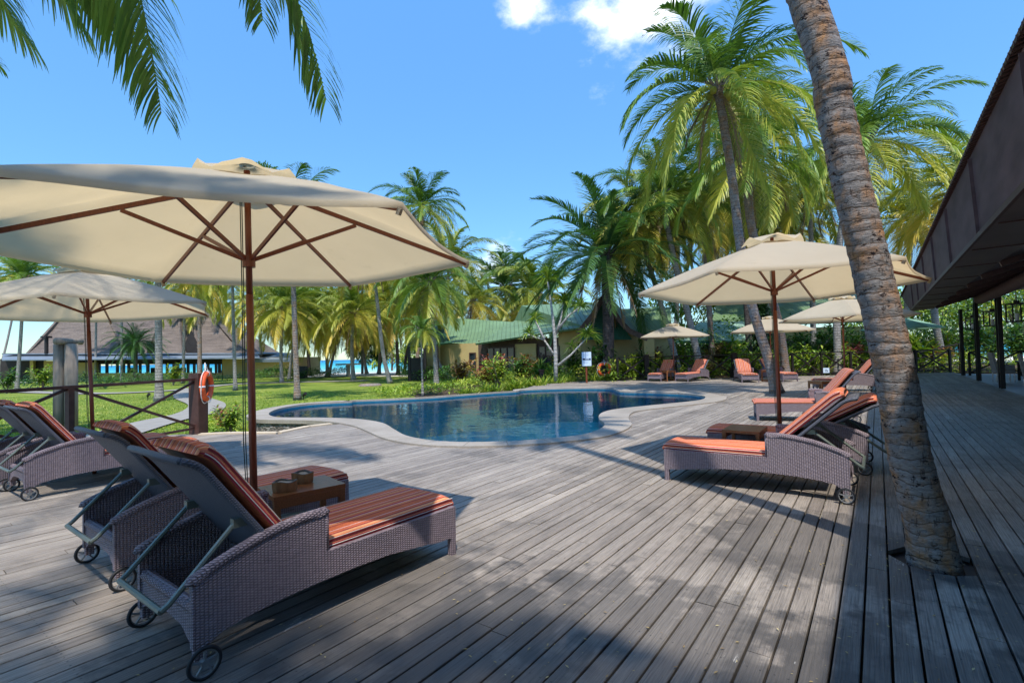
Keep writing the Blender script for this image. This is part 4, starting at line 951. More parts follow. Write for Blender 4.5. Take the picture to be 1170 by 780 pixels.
dtable(QT(4.7, 26.5), R(50), 'dark dining table behind the first wicker chair on the terrace'); dtable(QT(4.7, 21.9), R(50), 'dark dining table at the right edge under the nearest lantern')
MB_ = MB().box((-.35, -.3, 0), (.35, .3, 1.05)); o = MB_.box((-.37, -.32, 1.05), (.37, .32, 1.09)).build('service_cabinet', M['black_wood'], bevel=.01); o.location = QT(5.6, 23); tag(o, 'black service cabinet deep inside the covered terrace', 'cabinet')
# ---------------------------------------------------------------- palms
def frond(b, pts, length, side_len, n, rnd, rr, droop=.9, wleaf=.035, start=.12, rach=.018, lift=.25, segs=3):
    # pts: function u->Vector along the rachis
    P_ = [pts(i/24) for i in range(25)]
    b.tube([P_[i] for i in range(0, 25, 3)], [rach*(1-.85*i/24) for i in range(0, 25, 3)], 4, att=min(1, rnd+.35), cap=False)
    for i in range(n):
        u = start+(1-start)*i/(n-1); k = u*24; j = min(int(k), 23); p = P_[j].lerp(P_[j+1], k-j); t = (P_[j+1]-P_[j]).normalized()
        sd = t.cross(Vector((0, 0, 1)))
        if sd.length < .05: sd = t.cross(Vector((1, 0, 0)))
        sd.normalize(); upv = sd.cross(t).normalized()
        prof = min(1, (u-start)/.18+.35)*(1-max(0, (u-.55)/.45)**1.6*.62); ll = side_len*prof
        for s_ in (-1, 1):
            if rr.random() < .03: continue
            d = (sd*s_*(1-.35*u)+t*(.45+.6*u)+upv*lift*rr.uniform(.5, 1.2)+Vector((rr.uniform(-.13, .13), rr.uniform(-.13, .13), rr.uniform(-.1, .1)))).normalized(); l_ = ll*rr.uniform(.82, 1.08); w_ = wleaf*rr.uniform(.8, 1.1)
            wv_ = d.cross(Vector((0, 0, 1))); 
            if wv_.length < .05: wv_ = t.copy()
            wv_ = (wv_.normalized()*.5+t*.6).normalized()
            q = p.copy(); dd_ = d.copy(); prev = None; a = min(1, max(0, rnd+rr.uniform(-.16, .16))); vs_ = []
            for g_ in range(segs+1):
                f_ = g_/segs; hw_ = w_*(.55+.9*f_-1.35*f_*f_)*.5 if g_ < segs else .002
                vs_ += [q-wv_*hw_, q+wv_*hw_]; q = q+dd_*(l_/segs); dd_ = (dd_+Vector((0, 0, -droop*(.35+.5*f_)))).normalized()
            b.add(vs_, [(2*g_, 2*g_+1, 2*g_+3, 2*g_+2) for g_ in range(segs)], a)
def crown_mesh(name, L_, nf, seed, mat, yellow=.35, leaf=.75, nleaf=42, droop=.9, wleaf=.05, emax=82, emin=-48, sag=1.0, mx=None):
    b = MB(); rr = random.Random(seed)
    for i in range(nf):
        f = i/(nf-1); az = i*2.39996+rr.uniform(-.25, .25); el = R(emax+(emin-emax)*f**.85+rr.uniform(-6, 6)); l_ = L_*rr.uniform(.85, 1.08)*(1-.22*(f < .1))
        u_ = Vector((math.cos(az), math.sin(az), 0)); P_ = [Vector((0, 0, 0))+u_*.08]; e = el; q = P_[0]
        tw = rr.uniform(-.25, .25)
        for k in range(24):
            q = q+(u_*math.cos(e)+Vector((0, 0, 1))*math.sin(e)+Vector((-u_.y, u_.x, 0))*tw*(k/24))*(l_/24); P_.append(q); e -= sag*(.028+.062*(k/24))*(math.cos(e)*.85+.25) if e > R(-82) else 0
        def fn(u, P_=P_): k = u*24; j = min(int(k), 23); return P_[j].lerp(P_[j+1], k-j)
        age = f; rnd = min(1, max(0, .18+yellow*age**1.5*1.6+rr.uniform(-.1, .12)))
        frond(b, fn, l_, leaf, nleaf, rnd, rr, droop, wleaf)
    me = b.build(name, M[mat]); data = me.data; bpy.data.objects.remove(me); return data
CR_ = {}
def crown(kind):
    if kind in CR_: return CR_[kind]
    k = {'g1': ('palm_green', .5, 1), 'g2': ('palm_green', .65, 2), 'y1': ('palm_yellow', .45, 3), 'y2': ('palm_yellow', .5, 4), 'y3': ('palm_yellow', .4, 6), 'd1': ('palm_dark', .25, 5)}[kind]
    CR_[kind] = crown_mesh('crown', 1.0*4, 32 if kind != 'd1' else 46, k[2]*11, k[0], k[1], 1.0 if kind != 'd1' else .68, 66 if kind != 'd1' else 74, wleaf=.085 if kind != 'd1' else .07, emin=-36 if kind != 'd1' else -34, sag=1.12 if kind != 'd1' else .95, droop=1.0 if kind != 'd1' else .5)
    return CR_[kind]
def trunk_obj(pts, r0, r1, mat, parent, n=12, flare=1.5, rings=0.0, seed=1):
    # smooth curve through pts, local coordinates
    c = []; P_ = [Vector(p) for p in pts]
    for i in range(len(P_)-1):
        p0 = P_[max(i-1, 0)]; p1 = P_[i]; p2 = P_[i+1]; p3 = P_[min(i+2, len(P_)-1)]; m_ = max(4, int((p2-p1).length/(.022 if rings else .35)))
        for k in range(m_): t = k/m_; c.append(.5*((2*p1)+(p2-p0)*t+(2*p0-5*p1+4*p2-p3)*t*t+(3*p1-p0-3*p2+p3)*t**3))
    c.append(P_[-1]); tot = sum((c[i+1]-c[i]).length for i in range(len(c)-1)); s_ = 0; rad = []; rr = random.Random(seed)
    for i in range(len(c)):
        if i: s_ += (c[i]-c[i-1]).length
        r = r0+(r1-r0)*min(1, s_/tot); r *= 1+(flare-1)*math.exp(-s_/.35); r *= 1+.05*math.exp(-((tot-s_)/.5)**2)
        if rings: ph_ = (s_+.05*noise.noise(Vector((s_*2, seed, 0))))/rings; fr_ = ph_-math.floor(ph_); r *= 1+.055*(1-fr_)**3-.015
        rad.append(r)
    b = MB(); b.tube(c, rad, n)
    if rings:
        for i, v in enumerate(b.v):
            v = Vector(v); k = i//n; ce_ = c[min(k, len(c)-1)]; d = v-ce_; nn = noise.noise(v*7)*.035+noise.noise(v*22)*.02+noise.noise(Vector((v.x*16, v.y*16, v.z*60)))*.025
            b.v[i] = tuple(ce_+d*(1+nn))
    return b.build('trunk', M[mat], parent, True)
def palm(basept, crownpt, label, kind='g1', scale=1.0, r0=.17, r1=.11, bark='bark_grey', mids=None, nuts=True, group='coconut palms', rz=None, name='coconut_palm', cat='palm tree', skirt=False, flare=1.6):
    root = empty(name, basept); rel = crownpt-basept
    if mids: pts = [Vector((0, 0, 0))]+[m_-basept for m_ in mids]+[rel]
    else:
        bow = Vector((rel.x*.0, 0, 0)); pts = [Vector((0, 0, 0)), Vector((rel.x*.42, rel.y*.42, rel.z*.33)), Vector((rel.x*.78, rel.y*.78, rel.z*.68)), rel]
    trunk_obj(pts, r0, r1, bark, root, flare=flare)
    rr = random.Random(int(abs(basept.x*100))+3); o = bpy.data.objects.new('crown', crown(kind)); COL.objects.link(o); o.parent = root; o.location = rel; o.scale = (scale,)*3; o.rotation_euler = (rr.uniform(-.1, .1), rr.uniform(-.1, .1), rr.uniform(0, 6.28) if rz is None else rz)
    # fibrous crown shaft and dead sheaths
    b = MB(); sc_ = scale
    for k in range(9):
        a = k*.7; e = R(58-6*(k % 3)); b.tube([Vector((0, 0, -.35*sc_)), Vector((math.cos(a)*.16*sc_, math.sin(a)*.16*sc_, .0)), Vector((math.cos(a)*.42*sc_, math.sin(a)*.42*sc_, .33*sc_))], [.10*sc_, .07*sc_, .03*sc_], 5)
    cs = b.build('leaf_base', M['bark_mid'] if not skirt else M['bark_dark'], root); cs.location = rel
    if scale > .8 and 'dead' not in kind:
        if 'dead' not in CR_: CR_['dead'] = crown_mesh('dead_leaves', 2.9, 5, 77, 'leaf_dead', .3, .6, 30, 1.2, .06, -35, -68, .9)
        o = bpy.data.objects.new('dead_leaves', CR_['dead']); COL.objects.link(o); o.parent = root; o.location = rel+Vector((0, 0, -.15)); o.scale = (scale*.9,)*3; o.rotation_euler = (0, 0, rr.uniform(0, 6.28))
    if nuts and 12 < basept.y < 28 and crownpt.z > 7:
        for k in range(5):
            a = rr.uniform(0, 6.28); s_ = .12*sc_; b = MB()
            ringsv = [[Vector((s_*math.sin(t)*math.cos(f_), s_*math.sin(t)*math.sin(f_), s_*1.15*math.cos(t))) for f_ in [j*math.pi/4 for j in range(8)]] for t in (.02, .8, 1.57, 2.3, 3.12)]
            for r_a, r_b in zip(ringsv, ringsv[1:]):
                for j in range(8): b.face([r_a[j], r_a[(j+1) % 8], r_b[(j+1) % 8], r_b[j]], .6)
            cn = b.build('coconut', M['palm_yellow'], root, True); cn.location = rel+Vector((math.cos(a)*.28, math.sin(a)*.28, -.28+rr.uniform(-.12, .1)))*sc_
    return tag(root, label, cat, group)
# near palm rising through the deck at the right
P1b = hole_c.copy(); P1b.z = -.2
Y1 = hole_c.y; mids = [at(1062, 612, Y1), at(1039, 520, Y1+.02), at(1023, 430, Y1+.03), at(1000, 325, Y1+.05), at(976, 225, Y1+.07), at(951, 115, Y1+.08), at(921, 0, Y1+.1)]
top1 = Vector((.9, 4.1, 11.6))
root1 = empty('coconut_palm', hole_c); 
trunk_obj([Vector((0.0, 0, -.25))]+[m_-hole_c for m_ in mids]+[top1-hole_c+Vector((.05, -.1, -2.3)), top1-hole_c], .122, .092, 'bark_near', root1, n=40, flare=1.42, rings=.085, seed=4)
tag(root1, 'thick leaning palm with rough orange grey bark growing through the deck', 'palm tree', 'coconut palms')
o = bpy.data.objects.new('crown', crown('g1')); COL.objects.link(o); o.parent = root1; o.location = top1-hole_c; o.scale = (.55,)*3; o.rotation_euler = (0, 0, 1.1)
b = MB(); K = 48; ri = [(.225*math.cos(2*math.pi*k/K), .225*math.sin(2*math.pi*k/K)) for k in range(K)]; ro = [(.26*math.cos(2*math.pi*k/K), .26*math.sin(2*math.pi*k/K)) for k in range(K)]
b.face([(x*.96, y*.96, -.045) for x, y in ro]); o = b.build('trunk_hole', M['black_wood']); o.location = hole_c; tag(o, kind='structure')
PG = 'coconut palms'
def pz(px, Y, h): return col(px, Y, h)
# the speckled palm on the deck with the tall crown
bs = gp(888, 449); palm(bs, at(820, 100, bs.y-.6), 'tall leaning palm with speckled bark whose foot stands on the deck among the right loungers', 'g2', .98, .155, .13, 'bark_mid', [at(878, 410, bs.y), at(858, 345, bs.y), at(845, 275, bs.y), at(836, 200, bs.y-.2)], rz=.4)
Y3 = 24.5; palm(col(898, Y3+2, 0), at(855, 180, Y3), 'stout palm with shaggy brown leaf bases just behind the tall speckled palm', 'g1', 1.2, .20, .20, 'bark_mid', [at(890, 370, Y3+1.5), at(866, 290, Y3+.5), at(856, 240, Y3)], rz=2)
Y4 = 27; palm(col(958, Y4, 0), at(990, 160, Y4), 'tall palm with wide green crown seen right behind the thick near trunk', 'g2', 1.3, .19, .14, 'bark_grey', [at(956, 330, Y4), at(965, 240, Y4)], rz=1)
Y5 = 30; palm(col(1080, Y5, 0), at(1108, 215, Y5), 'palm with arching yellow green fronds just left of the dark roof edge', 'y1', 1.55, .2, .16, 'bark_grey', [at(1068, 330, Y5)], rz=.2)
Y6 = 27.5; palm(col(802, Y6, 0), at(756, 225, Y6), 'palm leaning left behind the small parasol, its grey trunk bending over the fence', 'g2', 1.12, .2, .13, 'bark_grey', [at(790, 375, Y6), at(771, 300, Y6)], rz=3)
Y7 = 29; palm(col(777, Y7, 0), at(733, 258, Y7), 'palm with yellow drooping fronds left of the leaning grey pair', 'y3', 1.15, .19, .12, 'bark_grey', [at(768, 395, Y7), at(750, 330, Y7), at(738, 290, Y7)], rz=.8)
Y8 = 28; palm(col(695, Y8, 0), at(693, 292, Y8), 'dark oil palm with thick black trunk and dense feathery crown by the green roofed house', 'd1', 1.5, .33, .30, 'bark_dark', [at(695, 370, Y8)], nuts=False, name='oil_palm', skirt=True, flare=1.2)
Y9 = 34; palm(col(815, Y9, 0), at(802, 240, Y9), 'palm with browning lower fronds behind the right parasol canopy', 'y2', 1.25, .2, .15, 'bark_mid', [at(808, 320, Y9)])
palm(col(930, 36, 0), at(925, 218, 36), 'palm crown peeping out left of the thick near trunk', 'y1', 1.3, .2, .15)
palm(col(872, 40, 0), at(880, 235, 40), 'farther palm crown between the two tall palms', 'g1', 1.3, .2, .15)
palm(col(858, 31, 0), at(838, 130, 31), 'tall green palm crown half hidden behind the tall speckled palm', 'y3', 1.2, .2, .15, 'bark_dark', [at(850, 300, 31)], rz=1.2)
palm(col(770, 42, -.3), at(775, 250, 42), 'yellowing palm far behind the small parasol between the leaning trunks', 'y2', 1.5, .2, .15)
palm(col(905, 44, -.3), at(900, 260, 44), 'low yellowing palm above the sea green roof left of the near trunk', 'y3', 1.5, .2, .15)
palm(col(828, 46, -.3), at(830, 262, 46), 'far yellow palm directly above the right parasol canopy', 'y1', 1.6, .2, .15)
palm(col(1030, 38, -.3), at(1040, 250, 38), 'yellow palm between the thick near trunk and the roof corner', 'y2', 1.4, .2, .15)
palm(col(720, 40, -.3), at(722, 285, 40), 'low green palm behind the dark oil palm', 'g2', 1.0, .17, .13)
def lawnpalm(px, py, cx, cy, label, kind, scale, r0, bark='bark_grey', mids=None, h=LAWN, **kw):
    p = gp(px, py, h); Y = p.y; palm(p, at(cx, cy, Y), label, kind, scale, r0*.62, r0*.45, bark, [at(a, b_, Y) for a, b_ in mids] if mids else None, **kw)
lawnpalm(340, 457, 333, 245, 'palm trunk standing on the lawn nearest the pool end, crown hidden by the parasol', 'g1', .85, .20, 'bark_mid')
lawnpalm(182, 458, 180, 262, 'stout grey palm trunk on the lawn behind the left railing', 'g2', .8, .26, 'bark_grey')
lawnpalm(228, 441, 226, 320, 'palm with yellow fronds beside the two parasols on the left, darker trunk', 'y1', .9, .25, 'bark_mid', [(228, 380)])
lawnpalm(269, 446, 265, 292, 'slim grey palm trunk left of the near parasol pole', 'g2', .9, .17)
lawnpalm(446, 438, 424, 285, 'grey palm with flared foot leaning left at the far side of the lawn', 'y3', 1.15, .24, 'bark_grey', [(438, 405), (431, 345)])
lawnpalm(404, 434, 404, 358, 'short golden palm in the middle of the lawn edge', 'y2', 1.15, .28, 'bark_grey', [(402, 400)])
lawnpalm(322, 437, 324, 352, 'golden palm right of the near parasol pole at the lawn edge', 'y1', 1.15, .22, 'bark_grey', [(321, 395)])
lawnpalm(330, 434, 338, 345, 'thin golden palm leaning right beside its twin right of the parasol pole', 'y3', 1.1, .2, 'bark_grey')
lawnpalm(354, 429, 349, 352, 'distant palm on the beach left of the sea gap', 'y3', 1.6, .3, 'bark_dark')
lawnpalm(374, 431, 366, 362, 'forked looking palm at the beach left of the golden palm', 'g2', 1.3, .28, 'bark_mid', [(373, 405)])
lawnpalm(375, 431, 388, 358, 'thin palm leaning right at the beach beside the golden palm', 'y1', 1.3, .22, 'bark_mid')
lawnpalm(419, 427, 404, 362, 'bent palm behind the golden palm on the sand', 'y1', 1.6, .3, 'bark_grey', [(414, 400)])
lawnpalm(433, 427, 436, 340, 'palm beyond the lawn right of the bushy dark tree', 'y3', 1.6, .32, 'bark_mid')
lawnpalm(455, 428, 452, 348, 'slender golden palm left of the porch of the green roofed house', 'y2', 1.6, .3, 'bark_dark')
lawnpalm(462, 427, 468, 338, 'slender palm touching the porch of the green roofed house', 'y1', 1.6, .28, 'bark_dark')
lawnpalm(476, 430, 482, 236, 'tallest green palm on the left of the house, rising above the near parasol tip', 'g2', 1.25, .3, 'bark_mid')
lawnpalm(517, 434, 483, 345, 'palm with a strongly curved trunk in front of the house porch', 'y3', .95, .2, 'bark_grey', [(503, 418), (494, 385)])
lawnpalm(499, 443, 491, 322, 'upright grey palm crossing the curved trunk before the house porch', 'g1', .9, .22, 'bark_grey', [(496, 390)])
lawnpalm(483, 453, 481, 378, 'very thin grey trunk at the far edge of the pool', 'g2', .3, .075, 'bark_grey', nuts=False)
lawnpalm(536, 428, 540, 345, 'golden palm in front of the long green roof', 'y2', 1.05, .2, 'bark_grey', [(535, 385)])
lawnpalm(513, 426, 512, 300, 'tall palm behind the ridge of the long green roof', 'y1', 1.55, .3, 'bark_grey')
lawnpalm(577, 423, 578, 330, 'distant green palm above the roof ridge', 'g1', 1.9, .35)
lawnpalm(603, 423, 612, 340, 'distant palm behind the roof beside the pandanus tree', 'y3', 2.0, .35)
lawnpalm(155, 437, 155, 392, 'short palm with a skirt of brown dead leaves before the thatched building', 'd1', .75, .32, 'bark_dark', nuts=False, skirt=True)
lawnpalm(109, 436, 110, 335, 'slim palm trunk just right of the left parasol pole', 'g1', .9, .2)
lawnpalm(139, 437, 139, 325, 'slim palm trunk between the left parasol pole and the stout trunk', 'y1', .9, .2)
lawnpalm(209, 438, 211, 330, 'thin palm trunk before the open part of the thatched building', 'g1', 1.0, .2)
lawnpalm(-4, 436, 22, 312, 'palm leaning right at the left edge of the photo', 'y1', 1.1, .22)
lawnpalm(19, 447, 27, 318, 'palm leaning right beside the left edge, crown under the parasol', 'g1', .85, .2)
lawnpalm(299, 431, 296, 345, 'golden palm just right of the near parasol pole, over the flat roofed annex', 'y2', 1.3, .25)
lawnpalm(252, 430, 246, 345, 'golden palm showing between the two left parasols', 'y2', 1.4, .25)
# overhead palms whose fronds hang into the top of the photo
def hanging_palm():
    root = empty('coconut_palm', (-9.0, 3.2, LAWN)); cpt = Vector((-5.6, 4.2, 7.9))-Vector((-9.0, 3.2, LAWN))
    trunk_obj([(0, 0, 0), (.4, .4, 2.5), (1.1, 1.1, 5), cpt], .18, .13, 'bark_mid', root)
    b = MB(); rr = random.Random(9); base_ = Vector((-5.6, 4.2, 7.9))
    def mk(p1, p2, p3, n=105, ll=.8, rnd=.25, dr=.75, lift=.12, w_=.048):
        P0 = base_
        def fn(u): return P0*(1-u)**3+p1*3*u*(1-u)**2+p2*3*u*u*(1-u)+p3*u**3
        frond(b, fn, 5, ll, n, rnd, rr, dr, w_, .1, .024, lift, segs=4)
    # measured hanging fronds
    mk(Vector((-4.3, 4.8, 8.9)), at(155, -90, 3.9), at(184, 128, 5.4), rnd=.35, ll=.95)
    mk(Vector((-4.6, 4.8, 8.4)), at(70, -75, 4.0), at(150, 40, 5.6), rnd=.5, ll=1.05)
    mk(Vector((-4.4, 4.6, 8.6)), at(110, -70, 3.9), at(172, 92, 5.6), rnd=.55, ll=1.0)
    mk(Vector((-4.8, 4.7, 8.2)), at(30, -50, 4.9), at(140, 30, 5.3), rnd=.35, ll=.75)
    mk(Vector((-5.0, 4.7, 8.0)), at(-20, -60, 5.2), at(100, 5, 5.6), rnd=.3, ll=.55)
    mk(Vector((-3.9, 4.8, 9.3)), at(335, -120, 3.9), at(372, 112, 5.5), rnd=.3, ll=.85)
    mk(Vector((-4.0, 4.7, 9.2)), at(290, -160, 4.0), at(300, 22, 5.6), rnd=.3, ll=.75, n=110)
    mk(Vector((-4.0, 4.9, 9.1)), at(320, -90, 5.0), at(352, 75, 5.3), rnd=.5, ll=.95)
    mk(Vector((-5.4, 4.8, 8.0)), at(-60, -60, 5.4), at(36, 52, 5.8), rnd=.6, ll=.8)
    mk(Vector((-5.0, 4.6, 8.0)), at(20, -90, 5.2), at(92, 28, 5.4), rnd=.5, ll=.9)
    for k in range(11):
        az = R(150+k*15.5); el = .3*(k % 3); u_ = Vector((math.cos(az), math.sin(az), 0)); mk(base_+u_*1.6+Vector((0, 0, 1.4+el)), base_+u_*3.4+Vector((0, 0, 1.0+el)), base_+u_*4.9+Vector((0, 0, -1.4+el*1.5)), n=45, rnd=.3)
    inv = Vector((-9.0, 3.2, LAWN)); b.v = [tuple(Vector(v)-inv) for v in b.v]; b.build('crown', M['palm_green'], root)
    tag(root, 'palm standing behind us whose fronds hang down at the top left', 'palm tree', PG)
hanging_palm()
def lefttop():
    root = empty('coconut_palm', (-15.5, 8.5, LAWN)); trunk_obj([(0, 0, 0), (.3, .1, 4), (1.4, 0, 8.4)], .18, .13, 'bark_mid', root); o = bpy.data.objects.new('crown', crown('g2')); COL.objects.link(o); o.parent = root; o.location = (1.4, 0, 8.4); o.rotation_euler = (0, 0, .9)
    tag(root, 'palm outside the left edge whose frond tip hangs in the upper left corner', 'palm tree', PG)
lefttop()
# unseen shade palms added behind the camera to dapple the near deck
for (x, y, h, k, s_, lb) in ((-3.0, -4.0, 9.6, 'g2', .9, 'unseen shade palm added behind the camera beside the terrace'), (-3.6, -6.5, 9.0, 'g1', 1.2, 'unseen shade palm added behind the camera on the lawn side')):
    dx_, dy_ = (1.2, .6) if h > 9.5 else (.5, .3); root = empty('coconut_palm', (x, y, LAWN)); trunk_obj([(0, 0, 0), (dx_*.3, dy_*.3, 4), (dx_, dy_, h)], .18, .13, 'bark_mid', root); o = bpy.data.objects.new('crown', crown(k)); COL.objects.link(o); o.parent = root; o.location = (dx_, dy_, h); o.scale = (s_,)*3; tag(root, lb, 'palm tree', PG)
# ---------------------------------------------------------------- shrubs
def leafcard(b, p, d, up, l_, w_, a, bend=.25):
    sd = d.cross(up)
    if sd.length < .01: sd = Vector((1, 0, 0))
    sd.normalize(); n_ = sd.cross(d)
    m1 = p+d*l_*.45+n_*l_*.06; tp = p+d*l_-Vector((0, 0, l_*bend))
    b.add([p, m1-sd*w_*.5, tp, m1+sd*w_*.5, m1-n_*l_*.05], [(0, 1, 4), (1, 2, 4), (2, 3, 4), (3, 0, 4)], a)
SH = {}
def shrub_mesh(kind):
    if kind in SH: return SH[kind]
    rr = random.Random(hash(kind) % 1000 if False else sum(map(ord, kind))); b = MB(); st_ = MB()
    base_, var = kind.split('_') if '_' in kind else (kind, '1')
    if base_ in ('round', 'croton', 'red', 'dark', 'lime'):
        nst = 11
        for k in range(nst):
            az = rr.uniform(0, 6.28); out = rr.uniform(.05, .48); hh = rr.uniform(.55, 1.0)*(1-.35*out); top_ = Vector((math.cos(az)*out, math.sin(az)*out, hh)); m_ = Vector((top_.x*.35, top_.y*.35, hh*.5)); st_.tube([(0, 0, 0), m_, top_], [.018, .012, .006], 5)
            for j in range(40):
                f = rr.uniform(.18, 1)**.7; c = Vector((0, 0, 0)).lerp(m_, f*2) if f < .5 else m_.lerp(top_, f*2-1); az2 = rr.uniform(0, 6.28); el = rr.uniform(-.2, 1.0); d = Vector((math.cos(az2)*math.cos(el), math.sin(az2)*math.cos(el), math.sin(el)))
                c = c+d*rr.uniform(0, .10); leafcard(b, c, d, Vector((0, 0, 1)), rr.uniform(.12, .22), rr.uniform(.045, .075), rr.random())
    elif base_ == 'spiky':
        for k in range(5):
            az = rr.uniform(0, 6.28); c = Vector((math.cos(az)*.18*(k > 0), math.sin(az)*.18*(k > 0), rr.uniform(.1, .5))); st_.tube([(0, 0, 0), c], [.03, .02], 6)
            for j in range(46):
                a2 = rr.uniform(0, 6.28); el = rr.uniform(-.2, 1.35); d = Vector((math.cos(a2)*math.cos(el), math.sin(a2)*math.cos(el), math.sin(el))); leafcard(b, c, d, Vector((0, 0, 1)), rr.uniform(.38, .6), .038, rr.random(), .22)
    elif base_ == 'grassy':
        for j in range(170):
            a2 = rr.uniform(0, 6.28); rad = rr.uniform(0, .38); c = Vector((math.cos(a2)*rad, math.sin(a2)*rad, 0)); a3 = rr.uniform(0, 6.28); el = rr.uniform(.7, 1.4); d = Vector((math.cos(a3)*math.cos(el), math.sin(a3)*math.cos(el), math.sin(el))); leafcard(b, c, d, Vector((0, 0, 1)), rr.uniform(.35, .75), .05, rr.random(), .2)
        st_.tube([(0, 0, 0), (0, 0, .1)], .02, 5)
    elif base_ == 'fern':
        for k in range(15):
            az = k*2.4; u_ = Vector((math.cos(az), math.sin(az), 0)); e = rr.uniform(.6, 1.3); P_ = [Vector((0, 0, 0))]
            for i in range(12): P_.append(P_[-1]+(u_*math.cos(e)+Vector((0, 0, 1))*math.sin(e))*.085); e -= .13
            def fn(u, P_=P_): q = u*12; j = min(int(q), 11); return P_[j].lerp(P_[j+1], q-j)
            frond(b, fn, 1, .26, 22, rr.random()*.6, rr, .5, .035, .2, .012, .1)
        st_.tube([(0, 0, 0), (0, 0, .1)], .02, 5)
    if base_ == 'grassy' or True: pass
    A_ = b.build('foliage', M['leaf_green']); B_ = st_.build('stem', M['bark_mid']); r_ = (A_.data, B_.data); bpy.data.objects.remove(A_); bpy.data.objects.remove(B_); SH[kind] = r_; return r_
MC = {}
def plant(kind, mat, px, Y, s_, label, h0=LAWN, name='shrub', cat='shrub', group='garden shrubs', sz=None):
    p = col(px, Y, h0); root = empty(name, p); fo, stm = shrub_mesh(kind)
    key = (kind, mat)
    if key not in MC: d = fo.copy(); d.materials[0] = M[mat]; MC[key] = d
    o = bpy.data.objects.new('foliage', MC[key]); o2 = bpy.data.objects.new('stem', stm); rr = random.Random(int(px*7+Y))
    for x in (o, o2): COL.objects.link(x); x.parent = root; x.scale = (s_, s_, (sz or s_)); x.rotation_euler = (0, 0, rr.uniform(0, 6.28)) if x is o else (0, 0, 0)
    o2.rotation_euler = o.rotation_euler; tag(root, label, cat, group); return root
def leafstuff(name, label_kind, pts, mat, n, l0, l1, seed=1, hfun=None, w=.3, up=.9):
    # pts: polygon in world xy ; hfun(x,y) -> local height of the mass
    rr = random.Random(seed); b = MB(); xs = [p[0] for p in pts]; ys = [p[1] for p in pts]; PP = [Vector((p[0], p[1])) for p in pts]; k = 0
    while k < n:
        x, y = rr.uniform(min(xs), max(xs)), rr.uniform(min(ys), max(ys))
        if not inpoly(x, y, PP): continue
        k += 1; hh = hfun(x, y); z = LAWN+hh*rr.random()**.55; a = rr.uniform(0, 6.28); el = rr.uniform(-.1, up); d = Vector((math.cos(a)*math.cos(el), math.sin(a)*math.cos(el), math.sin(el))); l_ = rr.uniform(l0, l1)
        q = min(1, max(0, noise.noise(Vector((x*.9, y*.9, z)))*.8+.5+rr.uniform(-.25, .25))); leafcard(b, Vector((x, y, z)), d, Vector((0, 0, 1)), l_, l_*w, q)
    return tag(b.build(name, M[mat]), kind='stuff')
# low lime ground cover between pool and lawn / house
ga = [tuple(gp(x, y, LAWN)[:2]) for x, y in ((420, 449), (500, 438), (560, 434), (625, 432), (618, 436), (600, 442), (560, 446), (500, 452), (440, 455))]
leafstuff('ground_cover', '', ga, 'leaf_lime', 5200, .16, .34, 3, lambda x, y: .22+.5*max(0, min(1, (x+5)/5))*(1+noise.noise(Vector((x*.8, y*.8, 0)))), .28)
gb = [(1.5, 27), (4.6, 25.4), (24, zf+.9), (30, zf+.9), (32, 34), (3, 36)]
leafstuff('shrubbery', '', gb, 'leaf_lime', 9000, .2, .42, 5, lambda x, y: .7+1.0*max(0, noise.noise(Vector((x*.45, y*.3, 3)))+.35)+(y-27)*.07, .3)
leafstuff('undergrowth', '', [(10, 31), (34, 30), (38, 40), (12, 42)], 'leaf_green', 9000, .25, .5, 6, lambda x, y: 2.2+2.2*max(0, noise.noise(Vector((x*.3, y*.3, 7)))+.4), .35)
leafstuff('border_plants', '', [tuple(col(x, Y, 0)[:2]) for x, Y in ((60, 40), (285, 42), (300, 44), (60, 45), (0, 40), (0, 36))], 'leaf_green', 3000, .2, .4, 8, lambda x, y: .5+.9*max(0, noise.noise(Vector((x*.5, y*.3, 3)))+.3), .3)
leafstuff('border_plants', '', [tuple(col(x, Y, 0)[:2]) for x, Y in ((285, 46), (400, 50), (395, 54), (285, 50))], 'leaf_green', 2400, .2, .45, 9, lambda x, y: .5+.9*max(0, noise.noise(Vector((x*.5, y*.3, 3)))+.3), .3)
leafstuff('hedge_plants', '', [tuple(col(x, Y, 0)[:2]) for x, Y in ((455, 40), (500, 34), (590, 30), (600, 34), (520, 41), (456, 46))], 'leaf_green', 4200, .2, .4, 10, lambda x, y: .6+.9*max(0, noise.noise(Vector((x*.5, y*.3, 3)))+.3), .3)
gcl = [tuple(gp(x, y, LAWN)[:2]) for x, y in ((228, 478), (262, 478), (268, 500), (232, 500))]
leafstuff('ground_cover', '', gcl, 'leaf_lime', 900, .12, .25, 12, lambda x, y: .12, .3)
